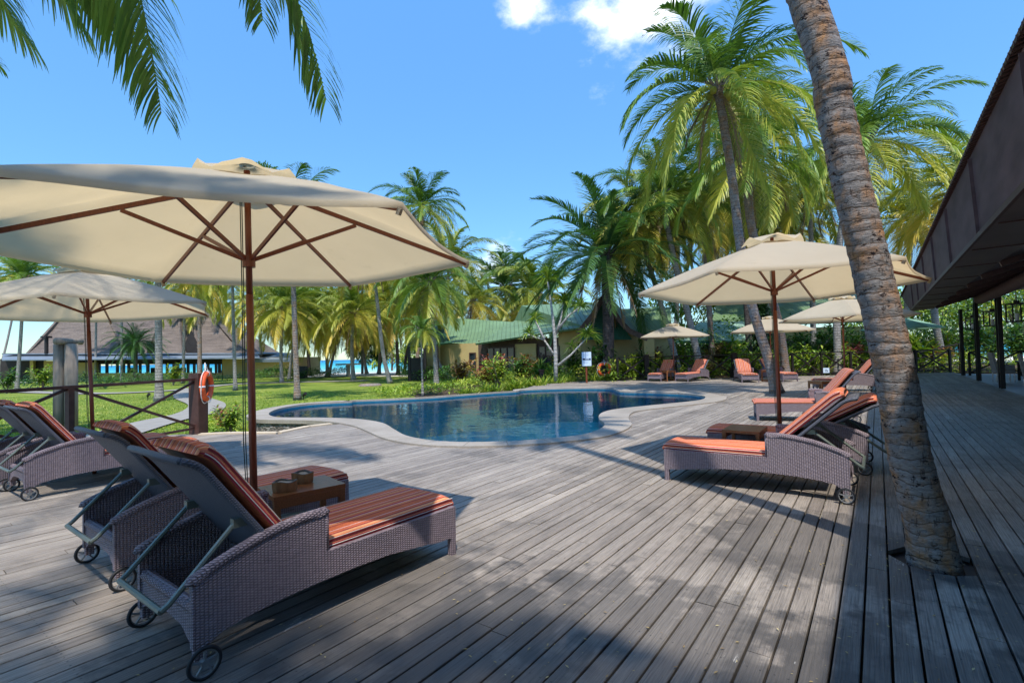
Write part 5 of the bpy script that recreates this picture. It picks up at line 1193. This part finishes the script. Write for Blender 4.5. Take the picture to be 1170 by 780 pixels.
SL = [
 ('round', 'leaf_lime', 262, 11.6, .85, 'lime leaved shrub by the stone wall at the left end of the pool', LAWN),
 ('red', 'leaf_red', 258, 12.6, .75, 'dark red leaved shrub behind the lime one at the pool end', LAWN),
 ('grassy', 'leaf_lime', 246, 10.9, .5, 'clump of lime strap leaves beside the brown end post', LAWN),
 ('fern', 'leaf_green', 120, 38, 1.7, 'low feathery palm plant before the thatched building', LAWN),
 ('round', 'leaf_lime', 48, 36, 2.0, 'bushy lime shrub left of the log posts', LAWN),
 ('round', 'leaf_lime', 198, 40, 1.9, 'lime shrub before the open side of the thatched building', LAWN),
 ('round', 'leaf_green', 8, 34, 1.8, 'green shrub at the left edge under the palms', LAWN),
 ('croton', 'leaf_croton', 528, 30, 2.1, 'large reddish brown croton bush before the house wall', LAWN),
 ('croton', 'leaf_croton', 553, 27.5, 1.6, 'smaller croton bush right of the large reddish one', LAWN),
 ('round', 'leaf_lime', 570, 26, 1.9, 'bright lime shrub with red tips before the dark windows', LAWN),
 ('red', 'leaf_red', 566, 28, 2.1, 'red tipped shrub behind the bright lime one', LAWN),
 ('round', 'leaf_green', 593, 29, 1.8, 'green shrub before the yellow wall of the house', LAWN),
 ('croton', 'leaf_croton', 603, 31, 2.4, 'orange yellow croton standing tall against the house wall', LAWN),
 ('spiky', 'leaf_green', 624, 29, 2.0, 'dark spiky plant left of the white pandanus trunk', LAWN),
 ('grassy', 'leaf_lime', 610, 24, 1.5, 'lime strap leaved clump at the corner of the pool', LAWN),
 ('grassy', 'leaf_lime', 588, 23.5, 1.4, 'yellow strap leaved clump left of the pool corner', LAWN),
 ('grassy', 'leaf_lime', 645, 26.5, 1.6, 'lime strap leaved clump left of the notice board', LAWN),
 ('grassy', 'leaf_lime', 680, 26.8, 1.4, 'lime strap leaved clump between notice board and life ring', LAWN),
 ('round', 'leaf_green', 655, 29.5, 2.3, 'tall green bush behind the notice board', LAWN),
 ('round', 'leaf_green', 692, 28.6, 2.6, 'green climber clothing the dark oil palm trunk', LAWN),
 ('fern', 'leaf_dark', 712, 30, 2.0, 'dark ferny plant behind the start of the back railing', 0),
 ('spiky', 'leaf_green', 731, 29.5, 2.2, 'spiky green plant before the yellow wall by the railing', 0),
 ('red', 'leaf_red', 745, 30, 2.0, 'dark red cordyline left of the small parasol', 0),
 ('round', 'leaf_lime', 781, 30, 2.4, 'lime shrub behind the small parasol pole', 0),
 ('croton', 'leaf_croton', 822, 31, 2.6, 'reddish croton behind the railing right of the small parasol', 0),
 ('round', 'leaf_lime', 836, 30, 2.4, 'yellow lime bush right of the reddish croton', 0),
 ('spiky', 'leaf_lime', 905, 30, 2.3, 'lime spiky plant right of the big parasol pole', 0),
 ('round', 'leaf_green', 925, 31, 2.8, 'dense green bush under the middle far parasol', 0),
 ('round', 'leaf_green', 945, 32, 3.0, 'broad green bush left of the slim palm trunk', 0),
 ('red', 'leaf_red', 975, 30, 2.0, 'small pink red shrub right of the slim palm trunk', 0),
 ('round', 'leaf_lime', 985, 31, 2.6, 'lime bush touching the thick near trunk', 0),
 ('spiky', 'leaf_lime', 1055, 30, 3.0, 'large spiky yucca like plant beside the thick near trunk', 0),
 ('spiky', 'leaf_green', 1036, 31, 2.6, 'spiky green plant half behind the thick near trunk', 0),
 ('round', 'leaf_lime', 1085, 31, 2.8, 'lime bush behind the ramp railing', 0),
 ('round', 'leaf_green', 1110, 33, 3.0, 'green bush seen between the terrace posts', 0),
 ('croton', 'leaf_croton', 1072, 29.5, 1.8, 'small pinkish croton behind the slanting bars', 0),
 ('round', 'leaf_lime', 1135, 34, 3.2, 'lime bush beyond the terrace railing behind the chairs', 0),
 ('round', 'leaf_green', 1160, 34, 3.2, 'green bush beyond the terrace at the right edge', 0),
 ('grassy', 'leaf_lime', 560, 22, 1.2, 'low yellow strap leaved clump at the infinity edge, second from the pool corner', LAWN),
 ('grassy', 'leaf_lime', 535, 21, 1.0, 'small yellow clump at the infinity edge left of the other clumps', LAWN),
 ('grassy', 'leaf_lime', 632, 25.5, 1.5, 'yellow strap leaved clump at the foot of the white pandanus trunk', LAWN),
 ('round', 'leaf_lime', 702, 26.9, 1.5, 'lime bush just right of the life ring post', LAWN),
 ('round', 'leaf_lime', 760, 27.2, 1.7, 'lime bush between the two far loungers under the small parasol', -.2),
 ('round', 'leaf_lime', 720, 27.2, 1.6, 'lime bush behind the first panel of the back railing', -.2),
 ('grassy', 'leaf_lime', 800, 27.2, 1.9, 'tall lime clump behind the railing right of the second far lounger', -.2),
 ('round', 'leaf_lime', 858, 27.2, 1.9, 'lime bush behind the third far lounger', -.2),
 ('croton', 'leaf_croton', 815, 27.4, 1.4, 'small croton behind the railing post right of the small parasol', -.2),
 ('round', 'leaf_lime', 930, 27.2, 1.9, 'lime bush behind the small notice on the railing', -.2),
 ('round', 'leaf_lime', 962, 27.2, 1.8, 'lime bush behind the far parasol pole on the right', -.2),
]
for k, m_, px, Y, s_, lb, h0 in SL: plant(k, m_, px, Y, s_, lb, h0)
# ---------------------------------------------------------------- broadleaf and odd trees
def tree(p, h, cr, label, mat, seed, name='broadleaf_tree', n=2600, zf_=.75, lf=.3, conic=False, bark='bark_mid', r=.18):
    rr = random.Random(seed); root = empty(name, p); tb = MB(); tips = []
    for k in range(9):
        az = k*2.4+rr.uniform(-.3, .3); hh = h*rr.uniform(.35, .95); rad = cr*rr.uniform(.35, .85)*(1.15-hh/h if conic else 1); e = Vector((math.cos(az)*rad, math.sin(az)*rad, hh)); s_ = Vector((0, 0, h*rr.uniform(.15, .4))); tb.tube([s_, s_.lerp(e, .5)+Vector((0, 0, .2)), e], [r*.5, r*.3, r*.1], 6); tips.append(e)
    tb.tube([(0, 0, 0), (.05, 0, h*.4), (0, .05, h*.85)], [r, r*.7, r*.15], 8); tb.build('trunk', M[bark], root)
    b = MB(); cl = []
    for k in range(26):
        e = rr.choice(tips); cl.append((e+Vector((rr.gauss(0, .25), rr.gauss(0, .25), rr.gauss(0, .2)))*cr*.45, cr*rr.uniform(.22, .42)))
    if conic: cl = [(Vector((math.cos(q*2.4)*cr*.5*(1-f), math.sin(q*2.4)*cr*.5*(1-f), h*(.12+.85*f))), cr*.5*(1.1-f)) for q, f in [(i, i/30) for i in range(30)]]
    for k in range(n):
        c, rad = rr.choice(cl); v = Vector((rr.gauss(0, 1), rr.gauss(0, 1), rr.gauss(0, .8))).normalized()*rad*rr.uniform(.5, 1.05); d = (v.normalized()+Vector((0, 0, rr.uniform(-.4, .5)))).normalized(); leafcard(b, c+v, d, Vector((0, 0, 1)), lf*rr.uniform(.7, 1.2), lf*.42, rr.random())
    b.build('crown', M[mat], root); tag(root, label, 'tree'); return root
tree(col(414, 62, -.35), 7.0, 3.2, 'rounded dark green broadleaf tree by the beach behind the golden palm', 'leaf_green', 3, lf=.5, n=3600)
tree(col(872, 31, 0), 5.2, 1.5, 'dark drooping conifer behind the far parasol', 'leaf_dark', 4, 'conifer', 3200, lf=.28, conic=True)
tree(col(448, 75, -.4), 5.0, 4.0, 'light green tree far off by the shore left of the house', 'leaf_lime', 5, lf=.6)
for i, (px, Y, h, c_, mt, lb) in enumerate(((505, 66, 6, 4, 'leaf_green', 'green tree behind the porch roof'), (560, 62, 7.5, 4.5, 'leaf_green', 'wide green tree behind the middle of the long green roof'), (600, 60, 7.5, 4.5, 'leaf_lime', 'yellow green tree behind the roof left of the oil palm'), (780, 48, 8, 4.5, 'leaf_lime', 'yellow green tree filling the gap behind the leaning palms'), (835, 50, 8.5, 5, 'leaf_green', 'green tree behind the mint roof'), (1000, 55, 8, 5, 'leaf_lime', 'yellow tree behind the green roof by the thick trunk'), (1080, 45, 6.5, 4, 'leaf_lime', 'yellow green tree at the end of the terrace'), (1130, 46, 7, 4.5, 'leaf_green', 'green tree seen beyond the terrace posts'), (1165, 42, 7, 4.5, 'leaf_lime', 'lime tree seen at the right edge beyond the terrace'))):
    tree(col(px, Y, -.3), h, c_, lb, mt, 20+i, lf=.5, n=2600)
# pandanus like small tree by the pool
def rosette(b, c, n, l_, rr, w_=.04):
    for j in range(n):
        a2 = rr.uniform(0, 6.28); el = rr.uniform(-.5, 1.4); d = Vector((math.cos(a2)*math.cos(el), math.sin(a2)*math.cos(el), math.sin(el))); leafcard(b, c, d, Vector((0, 0, 1)), l_*rr.uniform(.75, 1.1), w_, rr.random(), .28)
Yp = gp(635, 438).y+.4; bp_ = col(635, Yp, LAWN); root = empty('pandanus_tree', bp_); V_ = lambda x, y: at(x, y, Yp)-bp_
tb = MB(); tb.tube([(0, 0, 0), V_(635, 410), V_(634, 385), V_(630, 350), V_(626, 322)], [.12, .10, .09, .06, .04], 10)
dz_ = Vector((0, .5, 0)); br_ = [[(635, 408), (622, 388), (604, 382)], [(634, 420), (652, 405), (670, 385)], [(634, 385), (641, 365), (645, 345)], [(634, 380), (650, 360), (662, 352)], [(622, 388), (615, 372), (612, 366)]]
for i, q in enumerate(br_): k = (-1)**i*.5; tb.tube([V_(*q[0]), V_(*q[1])+dz_*k, V_(*q[2])+dz_*k*2], [.07, .05, .035], 8)
tb.build('trunk', M['bark_pale'], root, True)
b = MB(); rr = random.Random(4)
for i, (x, y, l_, n_) in enumerate(((626, 318, 1.15, 110), (604, 381, .6, 60), (612, 364, .7, 60), (671, 383, .9, 90), (645, 343, .8, 60), (662, 351, .8, 70), (655, 395, .6, 40))): rosette(b, V_(x, y)+dz_*((-1)**i)*(.8 if i else 0), n_, l_, rr, .05)
b.build('crown', M['leaf_lime'], root); tag(root, 'small pandanus tree with pale forked trunk and spiky tufts at the pool corner', 'tree')
# ---------------------------------------------------------------- buildings
def panel(root, name, pts, mat, thick=.0, solid=.12):
    b = MB(); b.face(pts); return b.build(name, mat, root, solid=solid)
def bx(root, name, a, c, mat, bevel=0): return MB().box(a, c).build(name, mat, root, bevel=bevel)
def house_right():
    Y = 33.0; root = empty('house', col(600, Y, LAWN)); o0 = root.location.copy(); tag(root, 'yellow walled house with green ribbed roofs and a pointed gable behind the pool', 'house')
    def q(px, py, Yy): return at(px, py, Yy)-o0
    # long roof section left
    panel(root, 'roof', [q(543, 392.5, 34), q(668, 373, 30), q(684, 345, 34.5), q(596, 349, 38.5), q(588, 366, 39.5)], M['green_roof'])
    panel(root, 'roof', [q(498, 391, 41), q(560, 394, 37.5), q(590, 368, 43), q(500, 362, 46)], M['green_roof'])
    panel(root, 'roof', [q(461, 397, 38), q(516, 391, 36), q(502, 362, 43), q(489, 374, 43)], M['eave_green'])
    panel(root, 'roof', [q(461, 397, 38), q(489, 374, 43), q(502, 362, 43), q(490, 392, 46)], M['eave_green'])
    # right section and gable
    panel(root, 'roof', [q(716, 378, 30.5), q(768, 383, 30.5), q(766, 351, 36), q(705, 353, 35)], M['green_roof'])
    gpts = [q(664, 388, 29.6), q(690, 344, 29.6), q(722, 388, 29.6)]; panel(root, 'gable', gpts, M['green_fascia'], solid=.1)
    panel(root, 'roof', [q(661, 379, 28.6), q(691, 336, 28.6), q(702, 344, 35), q(684, 345, 35)], M['green_roof'])
    panel(root, 'roof', [q(691, 336, 28.6), q(712, 372, 28.6), q(737, 386, 29), q(716, 360, 35), q(702, 344, 35)], M['eave_green'])
    for seg in ([(660, 381), (677, 360), (691, 337)], [(691, 337), (706, 364), (719, 378), (740, 387)]):
        b_ = MB()
        for a, c in zip(seg, seg[1:]): b_.bar(q(*a, 28.5), q(*c, 28.5), .06, .28)
        b_.build('barge_board', M['timber_wall'], root)
    zt1 = 2.6+.3
    def wall(px0, Y0, px1, Y1, z1, mat, name='wall'):
        a = col(px0, Y0, LAWN)-o0; c = col(px1, Y1, LAWN)-o0; b_ = MB(); b_.bar(Vector((a.x, a.y, z1/2)), Vector((c.x, c.y, z1/2)), .18, z1); return b_.build(name, mat, root)
    w_ = wall(548, 35.2, 668, 31.6, 2.85, M['timber_wall']); wall(500, 39.5, 556, 37, 2.75, M['yellow_wall']); w3_ = wall(664, 30.2, 768, 31.2, 3.1, M['yellow_wall']); wall(640, 31.9, 668, 31.1, 3.3, M['yellow_wall']); wall(590, 33.6, 614, 32.9, 2.5, M['yellow_wall']); wall(488, 39, 503, 38.6, 2.5, M['yellow_wall'])
    def win(px0, Y0, px1, Y1, z0, z1, mul=0):
        a = col(px0, Y0, LAWN)-o0; c = col(px1, Y1, LAWN)-o0; d = (c-a); l_ = d.length; d.normalize(); f = MB()
        for s_ in [0]+[l_*(i+1)/(mul+1) for i in range(mul)]+[l_]: f.bar(a+d*s_+Vector((0, 0, z0)), a+d*s_+Vector((0, 0, z1)), .07, .07)
        f.bar(a+Vector((0, 0, z0)), c+Vector((0, 0, z0)), .06, .08); f.bar(a+Vector((0, 0, z1)), c+Vector((0, 0, z1)), .06, .08)
        fo = f.build('window', M['dark_wood'], root); g_ = MB(); n_ = Vector((-d.y, d.x, 0))*.03; g_.face([a+n_+Vector((0, 0, z0)), c+n_+Vector((0, 0, z0)), c+n_+Vector((0, 0, z1)), a+n_+Vector((0, 0, z1))]); g_.build('pane', M['glass'], fo)
    win(557, 34.6, 588, 33.4, .25, 2.3, 3); win(616, 32.5, 640, 31.8, .3, 2.3, 2); win(537, 37.5, 544, 37.2, .9, 2.0)
    for px, Y_ in ((741, 29.6), (737.5, 29.6)): pass
    a = col(742, 29.3, LAWN)-o0; bx(root, 'column', (a.x-.3, a.y-.2, 0), (a.x+.3, a.y+.2, 2.7), M['yellow_wall'])
    # porch at the left end
    for px, Y_ in ((468, 37.5), (486, 37), (500, 36.6)): a = col(px, Y_, LAWN)-o0; bx(root, 'porch_post', (a.x-.1, a.y-.1, 0), (a.x+.1, a.y+.1, 2.6), M['black_wood'])
    a = col(467, 38.5, LAWN)-o0; c = col(486, 38, LAWN)-o0; MB().bar(a+Vector((0, 0, .9)), c+Vector((0, 0, .9)), .1, 1.7).build('porch_screen', M['black_wood'], root)
house_right()
def house_back():
    o0 = col(900, 42, LAWN); root = empty('house', o0); q = lambda px, py, Yy: at(px, py, Yy)-o0; tag(root, 'yellow house with a big sea green roof behind the right parasols', 'house')
    panel(root, 'roof', [q(812, 372, 39), q(1016, 366, 39), q(1016, 318, 46), q(822, 336, 46)], M['green_roof'])
    for px0, px1, mt in ((815, 890, 'timber_wall'), (890, 985, 'yellow_wall'), (985, 1014, 'timber_wall')):
        a = col(px0, 40, LAWN)-o0; c = col(px1, 40, LAWN)-o0; MB().bar(a+Vector((0, 0, 1.7)), c+Vector((0, 0, 1.7)), .2, 3.4).build('wall', M[mt], root)
    for px0, px1 in ((900, 912), (935, 950)):
        a = col(px0, 39.8, LAWN)-o0; c = col(px1, 39.8, LAWN)-o0; f = MB(); f.bar(a+Vector((0, 0, .6)), a+Vector((0, 0, 2.5)), .08, .08).bar(c+Vector((0, 0, .6)), c+Vector((0, 0, 2.5)), .08, .08).bar(a+Vector((0, 0, 2.5)), c+Vector((0, 0, 2.5)), .08, .08); fo = f.build('window', M['dark_wood'], root); MB().face([a+Vector((0, .02, .6)), c+Vector((0, .02, .6)), c+Vector((0, .02, 2.5)), a+Vector((0, .02, 2.5))]) if False else None
        g_ = MB(); g_.face([a+Vector((0, .03, .6)), c+Vector((0, .03, .6)), c+Vector((0, .03, 2.5)), a+Vector((0, .03, 2.5))]); g_.build('pane', M['glass'], fo)
house_back()
def pavilion():
    o0 = col(815, 36, LAWN); root = empty('pavilion', o0); q = lambda px, py, Yy: at(px, py, Yy)-o0; tag(root, 'low building with a pale mint green roof behind the small parasol', 'building')
    panel(root, 'roof', [q(772, 389, 34), q(862, 389, 34), q(852, 367, 38), q(800, 368, 38)], M['mint_roof']); a = col(780, 34.8, LAWN)-o0; c = col(860, 34.8, LAWN)-o0
    MB().bar(a+Vector((0, 0, 1.1)), c+Vector((0, 0, 1.1)), .15, 2.2).build('wall', M['timber_wall'], root)
    panel(root, 'gutter', [q(772, 390, 34), q(862, 390, 34), q(862, 392, 34), q(772, 392, 34)], M['green_fascia'], solid=.05)
pavilion()
def thatched():
    Y = 58.0; o0 = col(150, Y, LAWN); root = empty('beach_restaurant', o0); tag(root, 'long low restaurant with flat grey eaves and thatched roofs beyond the lawn on the left', 'building')
    q = lambda px, py, Yy=Y: at(px, py, Yy)-o0
    def band(px0, px1, y0, y1, mt, name, Y0=Y, d=.3):
        a, c = q(px0, y0, Y0), q(px1, y0, Y0); e, f = q(px1, y1, Y0), q(px0, y1, Y0); b_ = MB(); bk = Vector((0, d, 0)); b_.add([a, c, e, f, a+bk, c+bk, e+bk, f+bk], [(0, 1, 2, 3), (7, 6, 5, 4), (0, 4, 5, 1), (3, 2, 6, 7), (0, 3, 7, 4), (1, 5, 6, 2)]); return b_.build(name, M[mt], root)
    band(2, 297, 403.5, 405, 'grey_roof', 'eaves', 55, 8); 
    b_ = MB(); b_.face([q(2, 411, 52.5), q(297, 408.5, 52.5), q(295, 403, 57), q(4, 404, 57)]); b_.build('eave_roof', M['grey_roof'], root, solid=.1)
    zl = lambda px: None
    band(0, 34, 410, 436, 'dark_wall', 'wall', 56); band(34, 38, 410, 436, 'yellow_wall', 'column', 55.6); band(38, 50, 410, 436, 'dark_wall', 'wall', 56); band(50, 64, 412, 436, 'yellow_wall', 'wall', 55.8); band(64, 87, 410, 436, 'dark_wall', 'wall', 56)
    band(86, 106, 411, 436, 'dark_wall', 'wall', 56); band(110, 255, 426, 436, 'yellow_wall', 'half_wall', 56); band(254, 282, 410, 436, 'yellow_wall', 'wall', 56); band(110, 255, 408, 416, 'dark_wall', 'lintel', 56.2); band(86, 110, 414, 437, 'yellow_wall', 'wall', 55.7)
    for px in (110, 121, 133, 146, 159, 168, 178, 190, 202, 214, 221, 229, 237, 246, 254): band(px-.8, px+.8, 412, 428, 'black_wood', 'post', 56.3)
    for px in (112, 140, 168, 198, 226, 250): band(px-1.2, px+1.2, 412, 434, 'black_wood', 'post', 64)
    for px in (150, 175, 206, 236): band(px-3, px+3, 420, 429, 'black_wood', 'furniture', 60, .6)
    # thatched hips
    def hip(L_, Rr_, apx0, apx1, ytop, Y0, D_=9, lbl=None):
        b_ = MB(); n = 26; rr = random.Random(int(L_)); yb = 405
        fr_ = [q(L_+(Rr_-L_)*i/n, yb, Y0) for i in range(n+1)]; tp = [q(apx0+(apx1-apx0)*i/n, ytop, Y0+D_/2) for i in range(n+1)]; bk = [p+Vector((0, D_, 0)) for p in fr_]
        for i in range(n):
            m_ = 5
            for j in range(m_):
                def pt(i_, j_): 
                    p = fr_[i_].lerp(tp[i_], j_/m_); s_ = (j_/m_); p = p-Vector((0, 0, .6*math.sin(s_*math.pi)))+Vector((0, 0, rr.uniform(-.0, .0))); p.z += .12*noise.noise(Vector((p.x*1.3, p.z*3, L_))); return p
                b_.face([pt(i, j), pt(i+1, j), pt(i+1, j+1), pt(i, j+1)])
            b_.face([tp[i], tp[i+1], bk[i+1], bk[i]])
        b_.face([fr_[0], tp[0], bk[0]]); b_.face([fr_[-1], bk[-1], tp[-1]])
        return b_.build('thatch_roof', M['thatch'], root, False, solid=.25)
    hip(28, 146, 78, 118, 350, 57); hip(164, 208, 186, 204, 352, 57); hip(228, 282, 214, 236, 352, 57); hip(40, 282, 90, 225, 346, 66, 8)
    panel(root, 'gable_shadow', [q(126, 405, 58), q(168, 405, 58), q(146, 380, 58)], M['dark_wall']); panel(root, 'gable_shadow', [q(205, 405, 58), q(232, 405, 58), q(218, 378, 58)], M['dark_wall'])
    b_ = MB(); a = q(53, 404, 55); b_.tube([a, q(53, 386, 55)], .18, 8).box((q(51, 386, 55).x-.1, a.y-.4, q(53, 386, 55).z), (q(55, 386, 55).x+.1, a.y+.4, q(53, 384, 55).z)); b_.build('chimney', M['black_wood'], root)
    b_ = MB(); b_.box(tuple(q(168, 404, 56.5)), tuple(q(179, 390, 57.8))); b_.build('vent_box', M['black_wood'], root)
thatched()
def annex():
    o0 = col(310, 55, LAWN); root = empty('annex', o0); tag(root, 'yellow flat roofed annex right of the near parasol pole beyond the lawn', 'building'); q = lambda px, py, Yy: at(px, py, Yy)-o0
    a = q(284, 409, 55); c = q(334, 409, 55); MB().box((a.x, 0, 0), (c.x, 8, a.z)).build('wall', M['yellow_wall'], root)
    b_ = MB(); b_.face([q(280, 411, 53.5)+Vector((0, 0, .0)), q(338, 410, 53.5), q(335, 403, 60), q(282, 402, 60)]); b_.build('roof', M['grey_roof'], root, solid=.3)
    b_ = MB(); w0, w1_ = q(302, 421, 54.95), q(320, 424.5, 54.95); b_.face([w0, Vector((w1_.x, w0.y, w0.z)), w1_, Vector((w0.x, w0.y, w1_.z))]); b_.build('window', M['glass'], root)
annex()
# ---------------------------------------------------------------- small things on the lawn and sand
def small():
    p = gp(347, 457, LAWN); o = empty('garden_spotlight', p); MB().tube([(0, 0, 0), (0, 0, .22)], .02, 6).build('stake', M['black_wood'], o); MB().tube([(-.02, 0, .2), (.12, -.08, .30)], [.05, .07], 10).build('lamp_head', M['black_wood'], o); tag(o, 'tiny black garden spotlight on a stake beside the nearest lawn trunk', 'lamp')
    p = gp(169, 457, LAWN); o = empty('garden_spotlight', p); MB().tube([(0, 0, 0), (0, 0, .22)], .02, 6).build('stake', M['black_wood'], o); MB().tube([(-.02, 0, .2), (.12, -.08, .30)], [.05, .07], 10).build('lamp_head', M['black_wood'], o); tag(o, 'tiny black garden spotlight left of the stout lawn trunk behind the railing', 'lamp')
    p = gp(423, 440.5, LAWN); b_ = MB(); K = 24; 
    for k in range(K):
        a0, a1 = 2*math.pi*k/K, 2*math.pi*(k+1)/K; b_.face([(.75*math.cos(a0), .75*math.sin(a0), .02), (.75*math.cos(a1), .75*math.sin(a1), .02), (.62*math.cos(a1), .62*math.sin(a1), .12), (.62*math.cos(a0), .62*math.sin(a0), .12)])
    b_.face([(.62*math.cos(2*math.pi*k/K), .62*math.sin(2*math.pi*k/K), .12) for k in range(K)]); o = b_.build('tree_stump', M['bark_mid']); o.location = p; tag(o, 'flat brown tree stump in the middle of the lawn', 'stump')
    p = gp(398, 430.5, LAWN); o = empty('pedestal_table', p); MB().tube([(0, 0, 0), (0, 0, 1.2)], .2, 10).build('pedestal', M['path'], o); MB().box((-1.1, -.5, 1.2), (1.1, .5, 1.35)).build('table_top', M['path'], o); tag(o, 'grey stone pedestal table on the sand beside the golden palm', 'table')
    p = gp(345, 432, LAWN); o = MB().box((-.45, -.3, 0), (.45, .3, 1.1)).box((-.5, -.35, 1.1), (.5, .35, 1.2)).build('litter_bin', M['black_wood']); o.location = p; tag(o, 'dark litter bin among the plants beyond the lawn', 'bin')
    p = gp(619, 437, LAWN+.2); p.z = LAWN; o = empty('bollard_light', p); MB().box((-.12, -.12, 0), (.12, .12, .85)).build('post', M['dark_wood'], o); MB().box((-.13, -.13, .55), (.13, .13, .68)).build('lamp_louvre', M['black_wood'], o); MB().box((-.16, -.16, .85), (.16, .16, .93)).build('cap', M['dark_wood'], o); tag(o, 'short dark bollard light between plants at the pool corner', 'lamp')
    p = col(843, zf-.25); o = MB().box((-.3, -.2, 0), (.3, .2, .45)).box((-.33, -.23, .45), (.33, .23, .5)).build('storage_box', M['black_wood']); o.location = p; tag(o, 'small dark box at the foot of the back railing left of the speckled palm', 'box')
small()
# grass blades along the near part of the lawn
def grass():
    rr = random.Random(11); b_ = MB(); P_ = [Vector((p[0], p[1])) for p in lawn_pts]; n = 0
    while n < 26000:
        px, py = rr.uniform(-10, 460), 447+rr.random()**1.4*55; p = gp(px, py, LAWN)
        if not (8 < p.y < 30 and inpoly(p.x, p.y, P_)): n += 1; continue
        if inpoly(p.x, p.y, deckpoly) or inpoly(p.x, p.y, outer): n += 1; continue
        n += 1; h = rr.uniform(.02, .044); a = rr.uniform(0, 3.14); dx, dy = math.cos(a)*.02, math.sin(a)*.02; b_.add([(p.x-dx, p.y-dy, LAWN), (p.x+dx, p.y+dy, LAWN), (p.x+rr.uniform(-.03, .03), p.y+rr.uniform(-.03, .03), LAWN+h)], [(0, 1, 2)], rr.random())
    tag(b_.build('grass', M['leaf_lime']), kind='stuff')
grass()

def litter():
    rr = random.Random(21); b_ = MB()
    for k in range(420):
        if k < 170: a = rr.uniform(0, 6.28); r_ = .3+rr.random()**2*1.6; x, y = hole_c.x+r_*math.cos(a), hole_c.y+r_*math.sin(a)
        else: p = gp(rr.uniform(150, 1150), 500+rr.random()**.8*280); x, y = p.x, p.y
        if inpoly(x, y, mid) or not inpoly(x, y, deckpoly): continue
        a = rr.uniform(0, 6.28); l_ = rr.uniform(.008, .03) if rr.random() < .985 else rr.uniform(.03, .05); d = Vector((math.cos(a), math.sin(a), .1)); leafcard(b_, Vector((x, y, .006)), d, Vector((0, 0, 1)), l_, l_*.35, rr.random(), 0)
    tag(b_.build('leaf_litter', M['leaf_litter']), kind='stuff')
M['leaf_litter'] = mk_leaf('leaf_litter_dry', (.20, .12, .05), (.40, .30, .12), (.55, .46, .24), .1)
litter()
